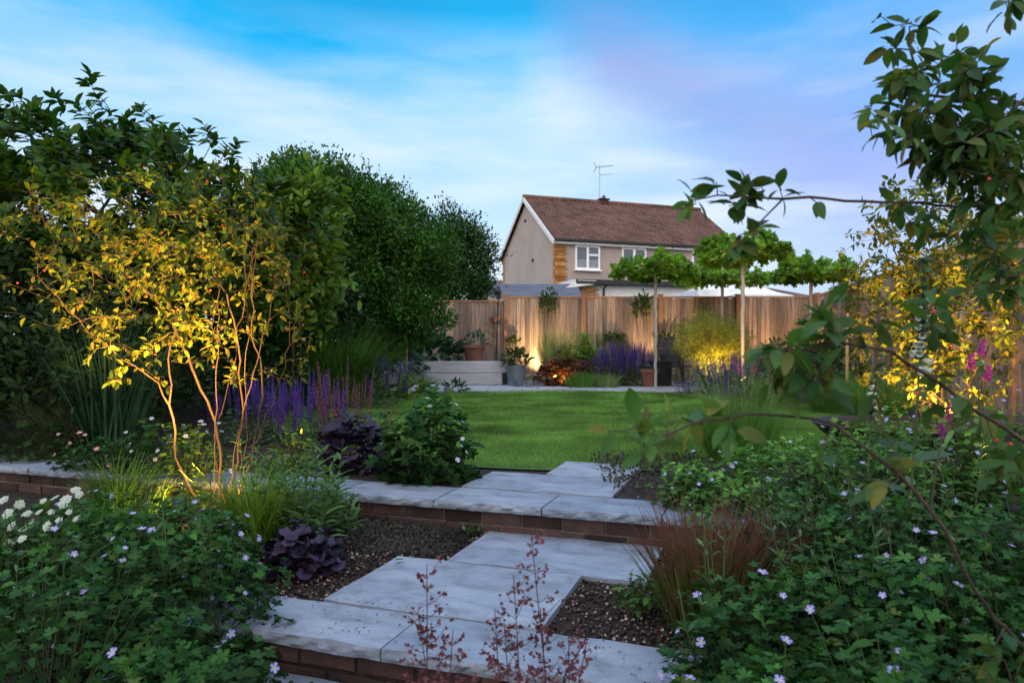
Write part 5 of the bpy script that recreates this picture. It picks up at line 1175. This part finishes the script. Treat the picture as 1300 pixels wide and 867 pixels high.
for px, py, z, rx, h, n in RG:
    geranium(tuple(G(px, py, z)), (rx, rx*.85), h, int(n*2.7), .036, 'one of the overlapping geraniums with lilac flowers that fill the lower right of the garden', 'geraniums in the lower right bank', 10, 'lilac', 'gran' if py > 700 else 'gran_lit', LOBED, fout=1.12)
geranium(tuple(G(1240, 640)), (.24, .2), .38, 160, .055, 'plant with cream flowers lit yellow near the right edge behind the geraniums', None, 14, 'whitef', 'hakone', OVAL, 'flowering_plant')
spiky(tuple(G(1150, 605)), (.16, .12), .12, .18, 26, 'silvery grey spiky plant at the foot of the water bowl', None, 'green', 'silver_plant', 90, .05, 'silver', .3)
for px, py, z in ((960, 740, Z1), (1040, 800, Z1), (1120, 760, -.06), (1180, 860, Z1), (1250, 800, Z1), (1060, 660, 0), (1210, 700, 0), (930, 870, Z1)):
    leafy_stalks(tuple(G(px, py, z)), 6, .14, .46, .06, 'lance' if px % 20 else 'sage', 'one of the wispy upright plants rising among the geraniums in the lower right', 'wispy_plant', .6, 16, LANCE, 'plant', 'wispy plants among the right geraniums')
for px, py, z in ((90, 800, Z0), (180, 820, Z0), (260, 800, Z1), (30, 860, Z0), (140, 740, Z1)):
    leafy_stalks(tuple(G(px, py, z)), 6, .15, .52, .06, 'lance', 'one of the wispy upright plants rising among the geraniums in the lower left', 'wispy_plant', .6, 16, LANCE, 'plant', 'wispy plants among the left geraniums')
# white and magenta flower spires
def spire(base, top, label, name, n, fm, size, kind, f0=.66, fr=.22):
    base, top = np.array(base), np.array(top); t_ = thing(name, label, 'flowering plant', tuple(base)); d_ = top-base; P = resample([np.zeros(3), d_*.5+rng.normal(0, .01, 3), d_], .03); T_ = Tubes(); T_.add(P, np.linspace(.006, .002, len(P)), 6); T_.build('stem', M['stem'], t_)
    if kind == 'bell':
        Lg = Leaves(); k = n*9; f = rng.uniform(f0, 1, k); i = (f*(len(P)-1)).astype(int); a = rng.uniform(0, 6, k); Lg.add(P[i], nrm(np.stack([np.cos(a), np.sin(a), np.full(k, .5)], 1)), rdir(k), .034*(1.2-f*.5)*rng.uniform(.7, 1.2, k), T_oval(.45, .2, .2)); Lg.build('seed_foliage', M['sage'], t_)
        bell = MB(); bell.lathe([(.003, 0), (.005, .005), (.006, .013), (.009, .020), (.008, .020), (.005, .012)], 9); bo_ = None
        for j in range(n):
            f = f0+fr*j/n; i = int(f*(len(P)-1)); a = rng.uniform(PI, 2*PI); dv = Vector((math.cos(a), math.sin(a), -.5)); e = dv.to_track_quat('Z', 'Y').to_euler()
            if bo_ is None: bo_ = bell.build('flower', M['white_petal'], t_, smooth=True); o = bo_
            else: o = bo_.copy(); C.objects.link(o)
            o.location = tuple(P[i]+np.array(dv)*.006); o.rotation_euler = e; o.scale = (1.7-.6*j/n,)*3
    Lf = Leaves(); k = 10; i = (rng.uniform(.05, .4, k)*(len(P)-1)).astype(int); a = rng.uniform(0, 6, k); Lf.add(P[i], nrm(np.stack([np.cos(a), np.sin(a), np.full(k, .4)], 1)), rdir(k, 1.5), .11*rng.uniform(.6, 1.2, k), OVAL); Lf.build('foliage', M['sage'], t_)
    return t_
spire(B(1150, 2.5, .0), A(1176, 322, 2.45), 'tall white bell flower spire with green pods against the yellow lit leaves', 'foxglove', 16, None, 0, 'bell')
spire(B(1100, 3.0, .0), A(1112, 470, 3.0), 'shorter white bell flower spire standing before the water bowl', 'foxglove', 8, None, 0, 'bell', .74, .2)
mg = thing('magenta_flower_plant', 'tall plant with magenta flower spikes before the right fence', 'flowering plant', tuple(B(1240, 3.4)))
T_ = Tubes(); L = Leaves(); ml = np.array(mg.location)
for px, py in ((1243, 440), (1252, 470), (1202, 520), (1232, 455), (1198, 545)):
    c_ = A(px, py, 3.4+rng.normal(0, .08))-ml; P = resample([(rng.normal(0, .05), rng.normal(0, .05), 0), c_*.6+np.array([0, 0, .06]), c_], .05); T_.add(P, .003, 4)
    e = Vector((rng.normal(0, .3), -.3, 1)).to_track_quat('Z', 'Y').to_euler(); link('flower_spike', SP['magenta'][rng.integers(2)], mg, tuple(c_-np.array([0, 0, .05])), e, .72)
    k = 9; i = rng.integers(1, len(P)-1, k); L.add(P[i], rdir(k, .2), rdir(k, 1.2), .10*rng.uniform(.6, 1.2, k), LANCE)
T_.build('stem_bunch', M['stem'], mg); L.build('foliage', M['lance'], mg)
# maroon flower stalks in the foreground
hf = thing('heuchera', 'plant with tall airy maroon flower stalks in front of the near step, left group', 'flowering plant', tuple(G(570, 1060, Z0)))
mound(hf, 110, (.16, .13), .15, .08, 'heuchera', ROUND)
hl = np.array(hf.location)
for px, py, Yd, bx in ((542, 716, .02, -.02), (530, 775, 0, -.05), (575, 800, -.03, .02)):
    tp_ = A(px, py, hl[1]+Yd)-hl; stalk(hf, (bx, 0), tp_[2], (tp_[0]-bx, tp_[1]), 18, .0072, .5)
hf = thing('heuchera', 'plant with tall airy maroon flower stalks in front of the near step, right group', 'flowering plant', tuple(G(690, 1080, Z0)))
mound(hf, 110, (.16, .13), .15, .08, 'heuchera', ROUND); hl = np.array(hf.location)
for px, py, Yd, bx in ((674, 674, 0, .0), (652, 730, .02, -.03), (628, 772, 0, -.06), (722, 800, 0, .04), (640, 790, -.04, -.05), (745, 815, .03, .06), (686, 770, .05, .03)):
    tp_ = A(px, py, hl[1]+Yd)-hl; stalk(hf, (bx, 0), tp_[2], (tp_[0]-bx, tp_[1]), 17, .0070, .52)
# ------------------------------------------------------------------ right: lit tree and the near branches
def shrubtree(loc, label, name, sigma, cpx, rpx, natt, leaf, mat, stems, Yc, m=8, rt=.0012, bark='bark', berries=20, excl=None):
    tb_ = np.array(loc); t_ = thing(name, label, 'tree', tuple(tb_)); T = Tree(); first = True
    for st in stems:
        T.path([np.array(q) if len(q) == 3 and q[2] is None else A(*q)-tb_ for q in st] if False else [A(*q)-tb_ for q in st], .06, root=None if first else None, jit=.004); first = False
    att = []
    while len(att) < natt:
        px = rng.normal(cpx[0], rpx[0]*.5); py = rng.normal(cpx[1], rpx[1]*.5)
        if ((px-cpx[0])/rpx[0])**2+((py-cpx[1])/rpx[1])**2 < 1: att.append(A(px, py, rng.normal(Yc, sigma))-tb_)
    if natt: T.reach(att, .12, .07)
    return t_, T, tb_
q = B(1185, 5.6); t_, T, tb_ = shrubtree(q, 'multi stemmed tree before the right fence, leaves lit bright yellow from below', 'amelanchier_tree', .36, (1192, 375), (138, 165), 950, .06, 'amel',
    [[(1185, 565, 5.6), (1178, 480, 5.6), (1165, 420, 5.5), (1150, 360, 5.5), (1130, 300, 5.5)], [(1186, 565, 5.6), (1200, 470, 5.55), (1210, 400, 5.5), (1225, 330, 5.4), (1235, 270, 5.4)], [(1188, 565, 5.62), (1235, 480, 5.6), (1265, 420, 5.6), (1275, 350, 5.6)], [(1184, 565, 5.6), (1160, 500, 5.7), (1120, 440, 5.7), (1095, 380, 5.7)]], 5.5)
for k in range(40): pass
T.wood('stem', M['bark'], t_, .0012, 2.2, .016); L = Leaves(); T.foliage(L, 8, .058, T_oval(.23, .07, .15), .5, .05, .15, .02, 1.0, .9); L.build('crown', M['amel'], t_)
P = np.array(T.p); tips = [P[c[-1]] for c in T.tips]
for i in rng.choice(len(tips), 40, False):
    o = bo.copy(); C.objects.link(o); o.parent = t_; o.location = tuple(tips[i]+rng.normal(0, .03, 3))
# the near tree just outside the right edge: long branches reach into the picture
nb = np.array([1.72, 1.75, Z1]); nt_ = thing('amelanchier_tree', 'near tree at the right edge whose leafy branches hang into the picture', 'tree', tuple(nb))
def AN(px, py, Y): return A(px, py, Y)-nb
T = Tree(); T.path([(0, 0, -.05), AN(1500, 700, 1.75), AN(1480, 500, 1.72), AN(1460, 300, 1.7), AN(1420, 160, 1.65)], .06)
main = [
 [AN(1420, 160, 1.65), AN(1350, 140, 1.62), AN(1295, 131, 1.6), AN(1230, 124, 1.6), AN(1180, 121, 1.58)],
 [AN(1180, 121, 1.58), AN(1150, 95, 1.57), AN(1145, 60, 1.56), AN(1153, 34, 1.55)],
 [AN(1470, 330, 1.7), AN(1380, 270, 1.66), AN(1290, 262, 1.62), AN(1200, 262, 1.56), AN(1100, 256, 1.5), AN(1040, 249, 1.46), AN(980, 253, 1.44), AN(920, 248, 1.42), AN(885, 252, 1.40)],
 [AN(985, 253, 1.44), AN(968, 275, 1.43), AN(955, 295, 1.42)],
 [AN(1300, 131, 1.6), AN(1270, 155, 1.55), AN(1230, 185, 1.5), AN(1180, 200, 1.48)],
 [AN(1480, 480, 1.7), AN(1390, 330, 1.6), AN(1290, 215, 1.5), AN(1220, 190, 1.45)],
 [AN(1490, 640, 1.7), AN(1400, 600, 1.45), AN(1300, 560, 1.28), AN(1205, 495, 1.2), AN(1110, 435, 1.15), AN(1050, 425, 1.12), AN(1000, 445, 1.1)],
 [AN(1500, 850, 1.7), AN(1330, 850, 1.4), AN(1240, 760, 1.25), AN(1190, 650, 1.2), AN(1130, 590, 1.16), AN(1060, 535, 1.13), AN(985, 518, 1.12), AN(920, 530, 1.11), AN(840, 553, 1.1)],
 [AN(1180, 630, 1.2), AN(1185, 560, 1.2), AN(1200, 520, 1.2), AN(1235, 495, 1.22)],
 [AN(1395, 280, 1.66), AN(1330, 330, 1.5), AN(1260, 360, 1.42), AN(1180, 395, 1.36)],
 [AN(1440, 60, 1.6), AN(1350, 20, 1.5), AN(1290, -12, 1.42)]]
T.path([AN(1420, 160, 1.65), AN(1440, 60, 1.6), AN(1450, -60, 1.6)], .06)
for b_ in main: T.path(b_, .05, jit=.003)
def cloud(n, cx, cy, rx, ry, Y, sg=.08):
    out_ = []
    while len(out_) < n:
        a, b_ = rng.uniform(-1, 1, 2)
        if a*a+b_*b_ < 1: out_.append(AN(cx+a*rx, cy+b_*ry, rng.normal(Y, sg)))
    return out_
att = cloud(74, 1200, 150, 100, 66, 1.56)+cloud(52, 1255, 200, 60, 50, 1.5)+cloud(18, 1215, 270, 90, 35, 1.52)+cloud(7, 1150, 80, 35, 35, 1.56, .04)+cloud(26, 1270, 330, 45, 70, 1.5)+cloud(8, 1210, 90, 40, 40, 1.55)
att += [AN(*p, Y) for p, Y in (((1153, 30), 1.55), ((1172, 24), 1.55), ((1120, 22), 1.55), ((1138, 58), 1.56), ((1165, 60), 1.56), ((880, 248), 1.4), ((868, 262), 1.4), ((905, 240), 1.41), ((925, 262), 1.42), ((960, 240), 1.43), ((945, 236), 1.43), ((940, 262), 1.42), ((990, 240), 1.44), ((1035, 258), 1.46), ((950, 302), 1.42), ((938, 310), 1.42), ((960, 290), 1.42), ((1290, 0), 1.42), ((1280, 18), 1.42))]
att += cloud(9, 1015, 455, 45, 55, 1.12, .03)+cloud(5, 1075, 400, 50, 40, 1.14, .03)+cloud(5, 1150, 405, 60, 30, 1.25, .05)+cloud(3, 1200, 500, 40, 30, 1.2, .03)+cloud(3, 800, 560, 40, 20, 1.1, .02)+cloud(4, 900, 545, 60, 25, 1.11, .02)+cloud(3, 1100, 590, 70, 50, 1.16, .04)+cloud(6, 1270, 560, 35, 70, 1.3, .05)+cloud(4, 1280, 840, 30, 30, 1.25, .03)+cloud(2, 1100, 500, 70, 40, 1.15, .04)
T.reach(att, .1, .05, .1, order=True); T.wood('branch', M['darkbark'], nt_, .0011, 2.3, .016)
L = Leaves(); T.foliage(L, 5.8, .049, T_fine(.215, .06, .2), .5, .0, .25, .012, .9, 1.0); L.build('foliage', M['amel_near'], nt_)
P = np.array(T.p); tips = [P[c[-1]] for c in T.tips]
for i in rng.choice(len(tips), 12, False):
    o = bo.copy(); C.objects.link(o); o.parent = nt_; o.location = tuple(tips[i]+rng.normal(0, .02, 3)); o.scale = (.6,)*3
# ------------------------------------------------------------------ garden spotlights
def spot(loc, target, watt, size, label, blend=.6, extra=0.0, col=(1, .51, .10)):
    loc, target = np.array(loc, float), np.array(target, float); t_ = thing('spike_spotlight', label, 'garden light', (loc[0], loc[1], loc[2]-.10))
    d_ = nrm(target-loc); q_ = Vector(tuple(d_)).to_track_quat('Z', 'Y').to_euler()
    mb = MB(); mb.tube([(0, 0, -.10-extra), (0, 0, .07)], .008, 8); mb.build('spike', M['black'], t_)
    hb = MB(); hb.lathe([(0, -.035), (.022, -.035), (.028, -.02), (.030, .03), (.027, .03), (.025, .018)], 16); o = hb.build('housing', M['black'], t_, (0, 0, .10)); o.rotation_euler = q_
    lb = MB(); lb.lathe([(.025, .019), (0, .020)], 16); o = lb.build('lens', M['lens'], t_, (0, 0, .10)); o.rotation_euler = q_
    l_ = bpy.data.lights.new('spotlight', 'SPOT'); l_.energy = watt; l_.spot_size = math.radians(size); l_.spot_blend = blend; l_.shadow_soft_size = .02; l_.color = col
    lo = link('spotlight', l_, t_, tuple(np.array([0, 0, .10])+d_*.032)); lo.rotation_euler = Vector(tuple(-d_)).to_track_quat('Z', 'Y').to_euler()
    return t_
spot(G(228, 712, Z1)+np.array([0, 0, .25]), A(195, 360, 3.9), 1080, 82, 'small black spike light in front of the small tree on the left', .9, .15)
spot(G(262, 682, Z1)+np.array([0, 0, .10]), G(246, 640, Z1)+np.array([0, 0, .35]), 75, 130, 'small spike light among the yellow lit flowers under the small tree', .9)
spot(G(366, 600)+np.array([0, .25, .12]), G(366, 600)+np.array([0, .27, .6]), 26, 120, 'small spike light in the bed right behind the tree stems')
spot(B(704, 14.62, .12), B(704, 14.95, .9), 55, 90, 'small spike light in front of the tall pale grass at the fence')
spot(B(692, 15.3, .16), B(691, 15.75, 1.0), 190, 120, 'small spike light at the fence behind the maroon shrub', col=(1, .66, .27))
spot(B(716, 13.75, .08), B(712, 14.2, .45), 60, 120, 'small spike light inside the maroon shrub')
spot(B(833, 15.1, .30), B(828, 15.75, 1.8), 120, 90, 'small spike light at the fence behind the first umbrella tree', col=(1, .66, .30))
spot(B(908, 12.2, .20), B(908, 12.75, 1.2), 150, 120, 'small spike light under the feathery yellow plant')
spot(B(943, 11.15, .15), B(943, 11.42, 2.0), 110, 60, 'small spike light at the trunk of the second umbrella tree')
spot(B(1000, 15.0, .25), B(1000, 15.75, 1.6), 90, 110, 'small spike light near the right corner of the fence', col=(1, .60, .24))
spot(B(488, 12.0, .10), B(498, 12.25, .6), 22, 90, 'small spike light in the planting at the far left lawn edge')
spot(B(1215, 4.45, .25), B(1205, 5.5, 1.35), 640, 100, 'small spike light under the yellow lit tree on the right')
spot(B(1285, 2.9, .15), B(1275, 2.95, .8), 40, 140, 'small spike light among the geraniums near the right edge')
spot(A(1420, 520, 2.0), A(1250, 230, 1.6), 26, 110, 'spike light beside the trunk of the near tree outside the right edge')
